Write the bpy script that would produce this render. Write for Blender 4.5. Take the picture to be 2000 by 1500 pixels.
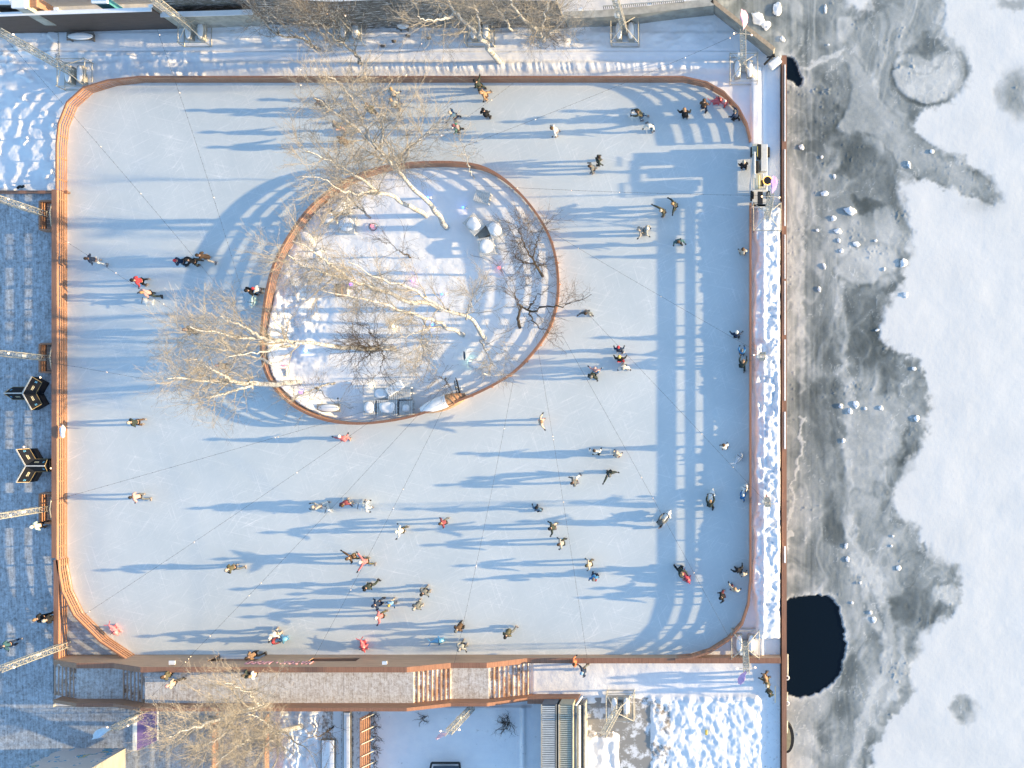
import bpy, bmesh, math, random
import numpy as np
from mathutils import Vector, Matrix
random.seed(4)
RNG = np.random.default_rng(11)
for o in list(bpy.data.objects): bpy.data.objects.remove(o)
S = bpy.context.scene
C = S.collection
PI = math.pi
# ---------------------------------------------------------------- camera: a drone straight above, lens shifted west
CAMH = 68.0; FPX = 1900.0; NX, NY = 1400.0, 795.0       # height in m, focal length and foot point in photo pixels
cam = bpy.data.cameras.new('camera'); co = bpy.data.objects.new('camera', cam); C.objects.link(co)
co.location = (0, 0, CAMH); co.rotation_euler = (0, 0, 0)
cam.sensor_width = 36; cam.lens = 36*FPX/2000; cam.shift_x = (1000-NX)/2000; cam.shift_y = -(750-NY)/2000
cam.clip_start = 1; cam.clip_end = 2000
S.camera = co
# ---------------------------------------------------------------- light
SUN_EL = math.radians(9.8); SUN_AZ = math.radians(1.6)   # azimuth measured from +X towards +Y
w = bpy.data.worlds.new('World'); S.world = w; w.use_nodes = True
nt = w.node_tree; nt.nodes.clear()
sky = nt.nodes.new('ShaderNodeTexSky'); sky.sky_type = 'NISHITA'; sky.sun_disc = False
sky.sun_elevation = SUN_EL; sky.sun_rotation = PI/2 - SUN_AZ; sky.air_density = 1.0; sky.dust_density = 0.6; sky.ozone_density = 2.2
bg = nt.nodes.new('ShaderNodeBackground'); bg.inputs[1].default_value = 0.15
out = nt.nodes.new('ShaderNodeOutputWorld')
nt.links.new(sky.outputs[0], bg.inputs[0]); nt.links.new(bg.outputs[0], out.inputs[0])
sl = bpy.data.lights.new('sun', 'SUN'); sl.energy = 3.35; sl.angle = math.radians(0.6); sl.color = (1.0, 0.73, 0.39)
so = bpy.data.objects.new('sun', sl); C.objects.link(so)
d = Vector((math.cos(SUN_EL)*math.cos(SUN_AZ), math.cos(SUN_EL)*math.sin(SUN_AZ), math.sin(SUN_EL)))
so.rotation_euler = d.to_track_quat('Z', 'Y').to_euler(); so.location = d*120
S.view_settings.view_transform = 'Standard'; S.view_settings.look = 'None'
S.view_settings.exposure = 1.78; S.view_settings.gamma = 1.0
S.render.engine = 'CYCLES'
# ---------------------------------------------------------------- helpers
def W(px, py, z=0.0):
    "place of a thing of height z that the photo shows at px, py"
    return Vector(((px-NX)*(CAMH-z)/FPX, -(py-NY)*(CAMH-z)/FPX, z))
def G(px, py): return W(px, py, 0)
class MB:
    def __init__(s): s.v = []; s.f = []; s.n = 0
    def add(s, vs, fs):
        o = len(s.v); s.v += [tuple(v) for v in vs]; s.f += [tuple(i+o for i in f) for f in fs]; return s
    def box(s, c, size, rz=0, M=None):
        hx, hy, hz = size[0]/2, size[1]/2, size[2]/2
        vs = [Vector((x*hx, y*hy, z*hz)) for x in (-1, 1) for y in (-1, 1) for z in (-1, 1)]
        R = Matrix.Rotation(rz, 3, 'Z') if M is None else M
        vs = [R@v+Vector(c) for v in vs]
        return s.add(vs, [(0,1,3,2),(4,6,7,5),(0,4,5,1),(2,3,7,6),(0,2,6,4),(1,5,7,3)])
    def bar(s, a, b, w_, h_=None, up=(0,0,1)):
        a = Vector(a); b = Vector(b); h_ = h_ or w_; dd = b-a; L = dd.length
        if L < 1e-5: return s
        z = dd/L; u = Vector(up)
        if abs(z.dot(u)) > .98: u = Vector((0,1,0))
        x = z.cross(u).normalized(); y = z.cross(x).normalized()
        vs = []
        for p in (a, b):
            for sx, sy in ((-1,-1),(1,-1),(1,1),(-1,1)): vs.append(p+x*sx*w_/2+y*sy*h_/2)
        return s.add(vs, [(0,1,2,3),(7,6,5,4),(0,4,5,1),(1,5,6,2),(2,6,7,3),(3,7,4,0)])
    def tube(s, a, b, r, r2=None, n=8):
        a = Vector(a); b = Vector(b); r2 = r if r2 is None else r2; z = (b-a).normalized()
        u = Vector((0,0,1)) if abs(z.z) < .95 else Vector((0,1,0))
        x = z.cross(u).normalized(); y = z.cross(x)
        vs = [a+(x*math.cos(2*PI*i/n)+y*math.sin(2*PI*i/n))*r for i in range(n)]+[b+(x*math.cos(2*PI*i/n)+y*math.sin(2*PI*i/n))*r2 for i in range(n)]
        fs = [(i, (i+1)%n, n+(i+1)%n, n+i) for i in range(n)]+[tuple(reversed(range(n))), tuple(range(n, 2*n))]
        return s.add(vs, fs)
    def ell(s, c, r, n=10, m=7, M=None, f=None):
        vs = []; fs = []; c = Vector(c)
        for j in range(m+1):
            th = PI*j/m
            for i in range(n):
                ph = 2*PI*i/n
                v = Vector((r[0]*math.sin(th)*math.cos(ph), r[1]*math.sin(th)*math.sin(ph), r[2]*math.cos(th)))
                if f: v = f(v)
                if M is not None: v = M@v
                vs.append(c+v)
        for j in range(m):
            for i in range(n): fs.append((j*n+i, (j+1)*n+i, (j+1)*n+(i+1)%n, j*n+(i+1)%n))
        return s.add(vs, fs)
    def prism(s, pts, z0, z1):
        n = len(pts)
        z0 = z0 if hasattr(z0, '__len__') else [z0]*n; z1 = z1 if hasattr(z1, '__len__') else [z1]*n
        vs = [(p[0], p[1], z0[i]) for i, p in enumerate(pts)]+[(p[0], p[1], z1[i]) for i, p in enumerate(pts)]
        A = sum(pts[i][0]*pts[(i+1)%n][1]-pts[(i+1)%n][0]*pts[i][1] for i in range(n))
        fs = [(i, (i+1)%n, n+(i+1)%n, n+i) for i in range(n)]+[tuple(reversed(range(n))), tuple(range(n, 2*n))]
        if A < 0: fs = [tuple(reversed(f)) for f in fs]
        return s.add(vs, fs)
    def build(s, name, mat, parent=None, smooth=False, bevel=0):
        me = bpy.data.meshes.new(name); me.from_pydata(s.v, [], s.f); me.update()
        return link(name, me, mat, parent, smooth, bevel)
def link(name, me, mat, parent=None, smooth=False, bevel=0):
    o = bpy.data.objects.new(name, me); C.objects.link(o)
    if mat: me.materials.append(mat)
    if smooth:
        me.polygons.foreach_set('use_smooth', [True]*len(me.polygons))
    if bevel:
        m = o.modifiers.new('bevel', 'BEVEL'); m.width = bevel; m.segments = 2; m.limit_method = 'ANGLE'
    if parent:
        o.parent = parent; o.matrix_parent_inverse = parent_inv(parent)
    return o
def parent_inv(p):
    M = Matrix.LocRotScale(p.location, p.rotation_euler, p.scale)
    if p.parent: M = Matrix.LocRotScale(p.parent.location, p.parent.rotation_euler, p.parent.scale) @ p.matrix_parent_inverse @ M if False else M
    return M.inverted()
def tag(o, label=None, cat=None, group=None, kind=None):
    if label: o['label'] = label
    if cat: o['category'] = cat
    if group: o['group'] = group
    if kind: o['kind'] = kind
    return o
def empty(name, loc, label, cat, group=None, rz=0):
    o = bpy.data.objects.new(name, None); C.objects.link(o); o.location = loc; o.rotation_euler = (0, 0, rz); o.empty_display_size = .3
    return tag(o, label, cat, group)
def npmesh(name, V, F, mat, parent=None, smooth=True):
    me = bpy.data.meshes.new(name); V = np.asarray(V, np.float32); F = np.asarray(F, np.int32)
    k = F.shape[1]
    me.vertices.add(len(V)); me.vertices.foreach_set('co', V.ravel())
    me.loops.add(F.size); me.loops.foreach_set('vertex_index', F.ravel())
    me.polygons.add(len(F)); me.polygons.foreach_set('loop_start', np.arange(len(F), dtype=np.int32)*k)
    me.polygons.foreach_set('loop_total', np.full(len(F), k, np.int32))
    me.polygons.foreach_set('use_smooth', np.full(len(F), smooth))
    me.update(calc_edges=True); me.validate()
    return link(name, me, mat, parent)
# value noise in numpy
TAB = RNG.random((256, 256))
def vn(x, y, seed=0):
    x = x+seed*17.31; y = y+seed*9.77
    xi = np.floor(x).astype(int); yi = np.floor(y).astype(int); fx = x-xi; fy = y-yi
    fx = fx*fx*(3-2*fx); fy = fy*fy*(3-2*fy)
    a = TAB[xi & 255, yi & 255]; b = TAB[(xi+1) & 255, yi & 255]; c = TAB[xi & 255, (yi+1) & 255]; d_ = TAB[(xi+1) & 255, (yi+1) & 255]
    return a*(1-fx)*(1-fy)+b*fx*(1-fy)+c*(1-fx)*fy+d_*fx*fy
def fbm(x, y, o=4, seed=0):
    s = 0; a = .5; t = 0
    for i in range(o): s = s+a*vn(x*2**i, y*2**i, seed+i*3); t += a; a *= .5
    return s/t
def sstep(a, b, x):
    t = np.clip((x-a)/(b-a), 0, 1); return t*t*(3-2*t)
def sdf(poly, X, Y):
    "signed distance (positive inside)"
    d2 = np.full(X.shape, 1e12); ins = np.zeros(X.shape, bool); n = len(poly)
    for i in range(n):
        x1, y1 = poly[i]; x2, y2 = poly[(i+1)%n]; ex, ey = x2-x1, y2-y1
        t = np.clip(((X-x1)*ex+(Y-y1)*ey)/(ex*ex+ey*ey+1e-9), 0, 1)
        d2 = np.minimum(d2, (X-x1-t*ex)**2+(Y-y1-t*ey)**2)
        cond = ((y1 > Y) != (y2 > Y)) & (X < (x2-x1)*(Y-y1)/(y2-y1+1e-12)+x1)
        ins ^= cond
    return np.where(ins, 1, -1)*np.sqrt(d2)
def dline(pts, X, Y):
    d2 = np.full(X.shape, 1e12)
    for i in range(len(pts)-1):
        x1, y1 = pts[i]; x2, y2 = pts[i+1]; ex, ey = x2-x1, y2-y1
        t = np.clip(((X-x1)*ex+(Y-y1)*ey)/(ex*ex+ey*ey+1e-9), 0, 1)
        d2 = np.minimum(d2, (X-x1-t*ex)**2+(Y-y1-t*ey)**2)
    return np.sqrt(d2)
def spline(pts, n=6, closed=True):
    P = [Vector(p) for p in pts]; N = len(P); r = []
    rng = range(N) if closed else range(N-1)
    for i in rng:
        if closed: a, b, c, e = P[i-1], P[i], P[(i+1)%N], P[(i+2)%N]
        else: a, b, c, e = P[max(i-1,0)], P[i], P[i+1], P[min(i+2,N-1)]
        for k in range(n):
            t = k/n
            r.append(.5*((2*b)+(c-a)*t+(2*a-5*b+4*c-e)*t*t+(3*b-a-3*c+e)*t**3))
    if not closed: r.append(P[-1])
    return r
# ---------------------------------------------------------------- materials
MATS = {}
class NT:
    def __init__(s, name, rough=.7, spec=.3):
        s.m = bpy.data.materials.new(name); s.m.use_nodes = True; s.t = s.m.node_tree; s.b = s.t.nodes['Principled BSDF']
        s.b.inputs['Roughness'].default_value = rough; s.b.inputs['Specular IOR Level'].default_value = spec
    def n(s, t, **k):
        nd = s.t.nodes.new(t)
        for a, v in k.items():
            if a.startswith('i_'):
                nd.inputs[a[2:].replace('_', ' ')].default_value = v
            else: setattr(nd, a, v)
        return nd
    def l(s, a, b): s.t.links.new(a, b)
    def pos(s, scale=(1,1,1)):
        g = s.n('ShaderNodeNewGeometry'); mp = s.n('ShaderNodeMapping'); mp.inputs['Scale'].default_value = scale; s.l(g.outputs['Position'], mp.inputs[0]); return mp.outputs[0]
    def noise(s, vec, sc, det=4, rough=.6):
        x = s.n('ShaderNodeTexNoise'); x.inputs['Scale'].default_value = sc; x.inputs['Detail'].default_value = det; x.inputs['Roughness'].default_value = rough; s.l(vec, x.inputs[0]); return x.outputs[0]
    def ramp(s, fac, stops):
        r = s.n('ShaderNodeValToRGB'); e = r.color_ramp.elements
        while len(e) < len(stops): e.new(.5)
        for i, (p, c) in enumerate(stops):
            e[i].position = p; e[i].color = (*c, 1) if len(c) == 3 else c
        s.l(fac, r.inputs[0]); return r.outputs[0]
    def math(s, op, a, b=0.0):
        x = s.n('ShaderNodeMath', operation=op)
        for i, v in enumerate((a, b)):
            if isinstance(v, (int, float)): x.inputs[i].default_value = v
            else: s.l(v, x.inputs[i])
        return x.outputs[0]
    def mix(s, f, a, b):
        x = s.n('ShaderNodeMix', data_type='RGBA')
        for i, v in ((0, f), (6, a), (7, b)):
            if isinstance(v, (int, float)): x.inputs[i].default_value = v
            elif isinstance(v, tuple): x.inputs[i].default_value = (*v, 1)
            else: s.l(v, x.inputs[i])
        return x.outputs[2]
    def bump(s, h, st=.3, dist=.05):
        x = s.n('ShaderNodeBump'); x.inputs['Strength'].default_value = st; x.inputs['Distance'].default_value = dist; s.l(h, x.inputs['Height']); s.l(x.outputs[0], s.b.inputs['Normal'])
    def col(s, c): s.l(c, s.b.inputs['Base Color'])
    def attr(s, name):
        a = s.n('ShaderNodeAttribute'); a.attribute_name = name; return a.outputs['Fac']
def plain(name, c, rough=.7, var=.18, sc=6, metal=0, spec=.3):
    k = name
    if k in MATS: return MATS[k]
    N = NT(name, rough, spec); n = N.noise(N.pos(), sc)
    N.col(N.ramp(n, [(.3, tuple(x*(1-var) for x in c)), (.7, tuple(min(1, x*(1+var)) for x in c))])); N.b.inputs['Metallic'].default_value = metal
    MATS[k] = N.m; return N.m
def snowmat():
    N = NT('snow', .65, .2); p = N.pos()
    a = N.noise(p, 1.2, 6); dirt = N.attr('dirt')
    c = N.ramp(a, [(.3, (.80,.81,.83)), (.7, (.88,.88,.88))])
    g = N.ramp(N.noise(p, 4.5, 6), [(.35, (.20,.17,.14)), (.65, (.42,.40,.38))])
    th = N.math('ADD', dirt, N.math('MULTIPLY', N.math('SUBTRACT', N.noise(p, 3.2, 8, .75), .5), 1.3))
    f = N.ramp(th, [(.42, (0,0,0)), (.62, (1,1,1))])
    f2 = N.math('MULTIPLY', f, N.ramp(dirt, [(.02, (0,0,0)), (.12, (1,1,1))]))
    N.col(N.mix(f2, c, g)); N.bump(N.math('ADD', N.noise(p, 3, 5), N.math('MULTIPLY', N.noise(p, 14, 3), .35)), .32, .08)
    return N.m
def icemat():
    N = NT('rink_ice', .42, .35); p = N.pos()
    big = N.noise(p, .16, 8, .65); c = N.ramp(big, [(.32, (.53,.59,.61)), (.68, (.635,.68,.685))])
    # skate scratches: two sets of stretched noise
    s = None
    for ang, st in ((.22, (.14, 3.2, 1)), (-.45, (.16, 3.8, 1)), (1.25, (.2, 4.2, 1)), (2.2, (.2, 5, 1))):
        g = N.n('ShaderNodeNewGeometry'); mp = N.n('ShaderNodeMapping'); mp.inputs['Rotation'].default_value = (0, 0, ang); N.l(g.outputs['Position'], mp.inputs[0])
        m2 = N.n('ShaderNodeMapping'); m2.inputs['Scale'].default_value = st; N.l(mp.outputs[0], m2.inputs[0])
        x = N.ramp(N.noise(m2.outputs[0], 1.6, 5, .75), [(.56, (0,0,0)), (.72, (1,1,1))])
        s = x if s is None else N.math('ADD', s, x)
    fine = N.ramp(N.noise(p, 22, 4, .8), [(.45, (0,0,0)), (.85, (1,1,1))])
    snowy = N.math('MULTIPLY', N.math('ADD', N.math('MULTIPLY', s, .85), N.math('MULTIPLY', fine, .45)), N.ramp(N.noise(p, .35, 6, .7), [(.35, (.1,.1,.1)), (.65, (1,1,1))]))
    ed = N.attr('edge')
    f = N.math('MINIMUM', N.math('ADD', snowy, ed), 1.0)
    N.col(N.mix(f, c, (.85,.86,.86))); N.bump(N.math('ADD', s, fine), .16, .012)
    return N.m
def rivermat():
    N = NT('river_surface', .6, .3); p = N.pos()
    tone = N.attr('tone'); snow = N.attr('snow'); wat = N.attr('water')
    tn = N.math('ADD', tone, N.math('MULTIPLY', N.math('SUBTRACT', N.noise(p, 1.1, 10, .72), .5), .26))
    tn = N.math('ADD', tn, N.math('MULTIPLY', N.math('SUBTRACT', N.noise(p, 7, 6, .8), .5), .22))
    ic = N.ramp(tn, [(.0, (.07,.085,.085)), (.3, (.15,.172,.173)), (.55, (.275,.30,.298)), (.8, (.44,.455,.445)), (1, (.60,.605,.585))])
    sc = N.ramp(N.noise(p, .25, 5), [(.3, (.655,.66,.65)), (.7, (.715,.715,.70))])
    c = N.mix(snow, ic, sc); c = N.mix(wat, c, (.003,.007,.012)); N.col(c)
    r = N.math('SUBTRACT', .62, N.math('MULTIPLY', wat, .5)); N.l(r, N.b.inputs['Roughness'])
    sp = N.math('SUBTRACT', 1.0, wat)
    h = N.math('ADD', N.math('MULTIPLY', N.noise(p, 5, 5), .8), N.math('MULTIPLY', N.noise(p, 18, 4), .4))
    h = N.math('MULTIPLY', h, N.math('ADD', N.math('MULTIPLY', sp, .6), .04)); N.bump(h, .22, .05)
    return N.m
def deckmat(name, ax, bare, wood1=(.16,.10,.065), wood2=(.30,.22,.16), width=.14, snowsc=1.2, snowc=(.74,.76,.78), edge=.06):
    "planks with trodden snow; ax: 0 boards run along x, 1 along y"
    N = NT(name, .75, .25); p = N.pos()
    sep = N.n('ShaderNodeSeparateXYZ'); N.l(p, sep.inputs[0]); q = sep.outputs[1 if ax == 0 else 0]
    u = N.math('DIVIDE', q, width); fr = N.math('FRACT', u); idn = N.math('FLOOR', u)
    wn = N.n('ShaderNodeTexWhiteNoise', noise_dimensions='1D'); N.l(idn, wn.inputs['W'])
    c = N.mix(wn.outputs[0], wood1, wood2)
    c = N.mix(N.math('MULTIPLY', N.math('LESS_THAN', fr, .09), .6), c, (.02,.018,.016))
    pp = N.pos((.5, 6, 1) if ax == 0 else (6, .5, 1)); pl = N.noise(pp, 1.4, 6, .7)
    th = N.math('ADD', N.math('MULTIPLY', N.noise(p, snowsc, 8, .72), .6), N.math('MULTIPLY', pl, .4))
    th = N.math('ADD', th, N.math('MULTIPLY', N.math('SUBTRACT', N.noise(p, 9, 5, .8), .5), .35))
    f = N.ramp(th, [(bare-edge, (0,0,0)), (bare+edge, (1,1,1))])
    N.col(N.mix(f, c, snowc)); N.bump(N.math('ADD', f, N.math('MULTIPLY', fr, .2)), .3, .02)
    return N.m
def woodmat(name, c, ax=0, width=.12, snow=.0):
    N = NT(name, .6, .3); p = N.pos()
    pp = N.pos((.6, 10, 10) if ax == 0 else (10, .6, 10)); n = N.noise(pp, 1.5, 6, .7)
    cc = N.ramp(n, [(.3, tuple(x*.72 for x in c)), (.7, tuple(x*1.25 for x in c))])
    if snow:
        s_ = N.ramp(N.noise(p, 1.6, 6, .7), [(1-snow-.03, (0,0,0)), (1-snow+.04, (1,1,1))])
        g = N.n('ShaderNodeNewGeometry'); sp = N.n('ShaderNodeSeparateXYZ'); N.l(g.outputs['Normal'], sp.inputs[0])
        cc = N.mix(N.math('MULTIPLY', s_, N.math('GREATER_THAN', sp.outputs[2], .7)), cc, (.80,.81,.82))
    N.col(cc); N.bump(n, .2, .01)
    return N.m
M_SNOW = snowmat(); M_ICE = icemat(); M_RIVER = rivermat()
M_CLEAN = plain('clean_snow', (.84,.85,.86), .6, .04, 3)
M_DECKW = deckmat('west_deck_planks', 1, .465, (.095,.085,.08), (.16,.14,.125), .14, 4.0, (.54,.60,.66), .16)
M_WALK = deckmat('walkway_planks', 1, .445, (.24,.17,.12), (.34,.26,.19), .12, 5.0, (.74,.74,.73), .13)
M_STAIR = deckmat('stair_planks', 1, .50, (.30,.17,.10), (.40,.25,.16), .12)
M_WOODX = woodmat('larch_boards', (.36,.195,.122)); M_WOODN = woodmat('pale_larch_boards', (.46,.295,.195)); M_WOODS = woodmat('larch_boards_snowy', (.33,.195,.13), 0, .12, .33)
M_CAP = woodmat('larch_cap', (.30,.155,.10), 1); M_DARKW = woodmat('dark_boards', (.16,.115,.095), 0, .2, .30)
M_CONC = plain('concrete', (.30,.29,.26), .85, .3, 1.3); M_CONC2 = plain('pale_concrete', (.42,.40,.35), .85, .25, 2)
M_STEEL = plain('galvanised_steel', (.50,.48,.42), .45, .2, 5, .35); M_BLACK = plain('black_rubber', (.02,.022,.025), .6)
M_WHITEP = plain('white_paint', (.72,.72,.69), .5, .08)
def emat(name, c, st):
    if name in MATS: return MATS[name]
    N = NT(name); N.b.inputs['Base Color'].default_value = (*c, 1); N.b.inputs['Emission Color'].default_value = (*c, 1); N.b.inputs['Emission Strength'].default_value = st
    MATS[name] = N.m; return N.m
# ================================================================ outlines (photo pixels on the ice)
RINK = [(285,162),(1335,162),(1380,172),(1412,190),(1440,220),(1456,250),(1463,280),(1463,402),(1463,1130),(1459,1175),(1447,1212),(1420,1243),(1385,1265),(1350,1276),(1320,1278.5),(265,1278.5),(215,1245),(165,1195),(143,1150),(136,1110),(132,1085),(132,290),(136,250),(152,210),(183,182),(230,168)]
ISL = [(735,331),(800,321),(880,319),(935,326),(975,346),(1010,376),(1040,411),(1065,451),(1080,491),(1087,540),(1085,590),(1070,640),(1040,685),(1000,726),(950,756),(905,776),(865,790),(820,806),(770,818),(700,825),(640,819),(590,800),(555,775),(530,745),(517,715),(512,680),(513,640),(519,590),(532,530),(552,485),(587,430),(622,392),(672,356)]
ISLW = spline([tuple(W(x, y, 1.12).xy) for x, y in ISL], 3)
ISLPX = [(NX+p.x*FPX/CAMH, NY-p.y*FPX/CAMH) for p in ISLW]
# ================================================================ ground
def grid(x0, x1, y0, y1, res):
    nx = int((x1-x0)/res)+1; ny = int((y1-y0)/res)+1
    X, Y = np.meshgrid(np.linspace(x0, x1, nx), np.linspace(y0, y1, ny))
    idx = np.arange(nx*ny).reshape(ny, nx)
    F = np.stack([idx[:-1,:-1], idx[:-1,1:], idx[1:,1:], idx[1:,:-1]], -1).reshape(-1, 4)
    return X, Y, F
def setattr_f(o, name, arr):
    a = o.data.attributes.new(name, 'FLOAT', 'POINT'); a.data.foreach_set('value', np.asarray(arr, np.float32).ravel())
def box01(px, py, x0, x1, y0, y1, s=4):
    return sstep(x0-s, x0+s, px)*(1-sstep(x1-s, x1+s, px))*sstep(y0-s, y0+s, py)*(1-sstep(y1-s, y1+s, py))
X, Y, F = grid(-58, 4.42, -26.5, 29.6, .08)
px = NX+X*FPX/CAMH; py = NY-Y*FPX/CAMH
Z = (fbm(X*.6, Y*.6, 3, 1)-.5)*.08+(fbm(X*3, Y*3, 2, 7)-.5)*.012
dirt = np.zeros_like(X)
# north terraces: ledge, ploughed ridge with ribs against the boards
Z += .14*(1-sstep(97, 100, py))*sstep(60, 66, py)*.6+.10*box01(px, py, -200, 1480, 101, 106, 1)
Z -= .10*box01(px, py, -200, 1300, 113, 122, 2)
rib = np.abs(fbm(X*2.6+.5*Y, Y*.5, 3, 5)-.5)*3
Z += box01(px, py, 395, 1435, 121, 141, 7)*(.22+.055*(1-rib)**2+.05*(fbm(X*3.2, Y*.9, 3, 6)-.5))
Z += box01(px, py, 165, 400, 105, 150, 6)*(fbm(X*1.5, Y*1.5, 3, 9)-.35)*.6
Z += box01(px, py, 150, 420, 100, 122, 4)*(fbm(X*2.2, Y*1.5, 3, 19)-.4)*.35
# lumps in the north-west corner
nw = box01(px, py, -400, 112, 60, 372, 10)
Z += nw*((fbm(X*.6, Y*.9, 5, 12)-.5)*.34+.05*(fbm(X*2.4, Y*3, 3, 22)-.5)+.16*sstep(.60, .72, fbm(X*.9, Y*1.1, 3, 24)))
Z += box01(px, py, 430, 1400, 45, 95, 8)*(fbm(X*.8, Y*1.5, 4, 31)-.5)*.35
# east bank between boards and quay
eb = box01(px, py, 1474+4*(fbm(Y*.7, X*0, 2, 5)-.5)*4, 1523, 408, 1245, 3)
er = fbm(X*1.2, Y*1.0, 5, 41)
Z += eb*(.65+.22*(fbm(Y*.55, X*.3, 2, 49)-.5)+.14*(er-.5)-.20*sstep(.62, .72, fbm(X*1.6, Y*1.6, 2, 44))+.11*(fbm(X*3.2, Y*3.2, 4, 46)-.5)-.06*sstep(.58, .66, fbm(X*3.5, Y*3.5, 2, 48))); Z += box01(px, py, 1467, 1486, 130, 285, 1.5)*.22
Z += box01(px, py, 1488, 1494, 130, 1285, 1.5)*.10+box01(px, py, 1467, 1490, 1235, 1280, 1.5)*.25+box01(px, py, 1440, 1480, 100, 160, 4)*.18
# south-east: rough ploughed snow and concrete
se = box01(px, py, 1270, 1490, 1362, 1540, 8)
fur = fbm(X*1.6+Y*.9, Y*.9-X*.5, 4, 51)
Z += se*(.16+.18*(fur-.5)+.12*(fbm(X*3.4, Y*2.6, 3, 53)-.5))
Z += box01(px, py, 1140, 1210, 1430, 1540, 8)*(.15+.45*(fbm(X*1.4, Y*.8, 4, 55)-.35))+box01(px, py, 1135, 1480, 1358, 1374, 3)*.22*fbm(X*2, Y*2, 3, 57)
dirt = np.maximum(dirt, .13*box01(px, py, 1030, 1490, 1296, 1354, 5)*fbm(X*.4, Y*.4, 2, 3)*2.2)
dirt = np.maximum(dirt, .34*box01(px, py, 1488, 1540, 1356, 1540, 5))
dirt = np.maximum(dirt, .55*box01(px, py, 1212, 1312, 1362, 1540, 4)*(1-.5*sstep(.45, .6, fbm(X*.5, Y*.5, 3, 66))))
dirt = np.maximum(dirt, .6*box01(px, py, 1140, 1200, 1395, 1440, 4))
# south garden
Z += box01(px, py, 545, 622, 1385, 1540, 6)*(np.abs(fbm(X*.9, Y*.6, 3, 61)-.5)*-1.4+.35+.4*(fbm(X*3, Y*3, 2, 62)-.5))
for a, b, v in ((628,652,.55), (666,668,.8), (684,692,.55), (694,706,.42)): dirt = np.maximum(dirt, v*box01(px, py, a, b, 1385, 1450 if a == 628 else 1540, 2))
dirt = np.maximum(dirt, .36*box01(px, py, 330, 545, 1385, 1540, 8))
dirt = np.maximum(dirt, .30*np.exp(-(((px-880)/40)**2+((py-1400)/26)**2))+.26*np.exp(-(((px-910)/60)**2+((py-1450)/30)**2)))
Z += box01(px, py, 1018, 1026, 1372, 1540, 2)*.18
dirt = np.maximum(dirt, .30*box01(px, py, 735, 1050, 1385, 1540, 6)*sstep(.42, .62, fbm(X*.5, Y*.5, 3, 67)))
# island
isl = sdf([tuple(p) for p in ISLW], X, Y)
ins = sstep(-.02, .15, isl)
Z += ins*((fbm(X*.9, Y*.9, 3, 71)-.5)*.06)
Z += ins*(np.exp(-(((px-575)/45)**2+((py-610)/85)**2))*((fbm(X*2.0, Y*2.0, 4, 72)-.5)*1.0+.08))
Z += ins*.72*np.exp(-(np.maximum(isl, 0)/.75)**2)*sstep(560, 640, py)*(1-sstep(600, 680, px))*(.8+.4*fbm(X*2, Y*2, 2, 74))  # snow raised inside the west fence, added to block light through lower gaps
# nothing above the ice, under decks or the walkway
rk = sdf([tuple(G(*p).xy) for p in RINK], X, Y)
under = sstep(-.02, .02, rk)*(1-ins)
Z = Z*(1-under)-.10*under
wd = (px < 131) & (py > 376) | (px < 335) & (py > 1279)
Z = np.where(wd, -.12, Z)
Z = np.where((py > 1279) & (py < 1380) & (px < 1040), -.1, Z)
qx, qy = zip(*[G(*p).xy for p in ((1393,17),(1516,112))])
cutn = (px > 1393) & (py < 17+(px-1393)*(112-17)/123.) | (px > 1516) & (py < 112)
okf = ~cutn.ravel()[F].any(1)
ground = npmesh('snowy_ground', np.stack([X, Y, Z], -1).reshape(-1, 3), F[okf], M_SNOW); tag(ground, kind='structure'); setattr_f(ground, 'dirt', dirt)
q1 = G(1393,17); q2 = G(1516,112)
fg = MB(); fg.prism([(-325,-450),(4.5,-450),(4.5,q2.y),(q2.x,q2.y),(q1.x,q1.y),(q1.x,450),(-325,450)], -1.2, -.6); fo = fg.build('far_ground', M_CLEAN); tag(fo, kind='structure')
# ice sheet
X, Y, F = grid(-45.7, 2.35, -17.8, 22.8, .2)
rpoly = [tuple(G(*p).xy) for p in RINK]; rk = sdf(rpoly, X, Y)
isl = sdf([tuple(p) for p in ISLW], X, Y)
keep = (rk > -.26) & (isl < .3)
vid = np.arange(X.size).reshape(X.shape); okf = keep.ravel()[F].all(1); F = F[okf]
used = np.unique(F); remap = -np.ones(X.size, int); remap[used] = np.arange(len(used))
edge = np.exp(-np.maximum(rk, 0)/.22)*.8*(fbm(X*1.5, Y*1.5, 3, 4)*1.4-.2)+np.exp(-np.maximum(-isl, 0)/.2)*.45
edge += .8*np.exp(-(((NX+X*FPX/CAMH-670)/30)**2+((NY-Y*FPX/CAMH-1276)/3)**2))
ice = npmesh('ice_rink', np.stack([X, Y, np.zeros_like(X)], -1).reshape(-1, 3)[used], remap[F], M_ICE); tag(ice, kind='structure'); setattr_f(ice, 'edge', np.clip(edge, 0, 1).ravel()[used])
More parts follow.
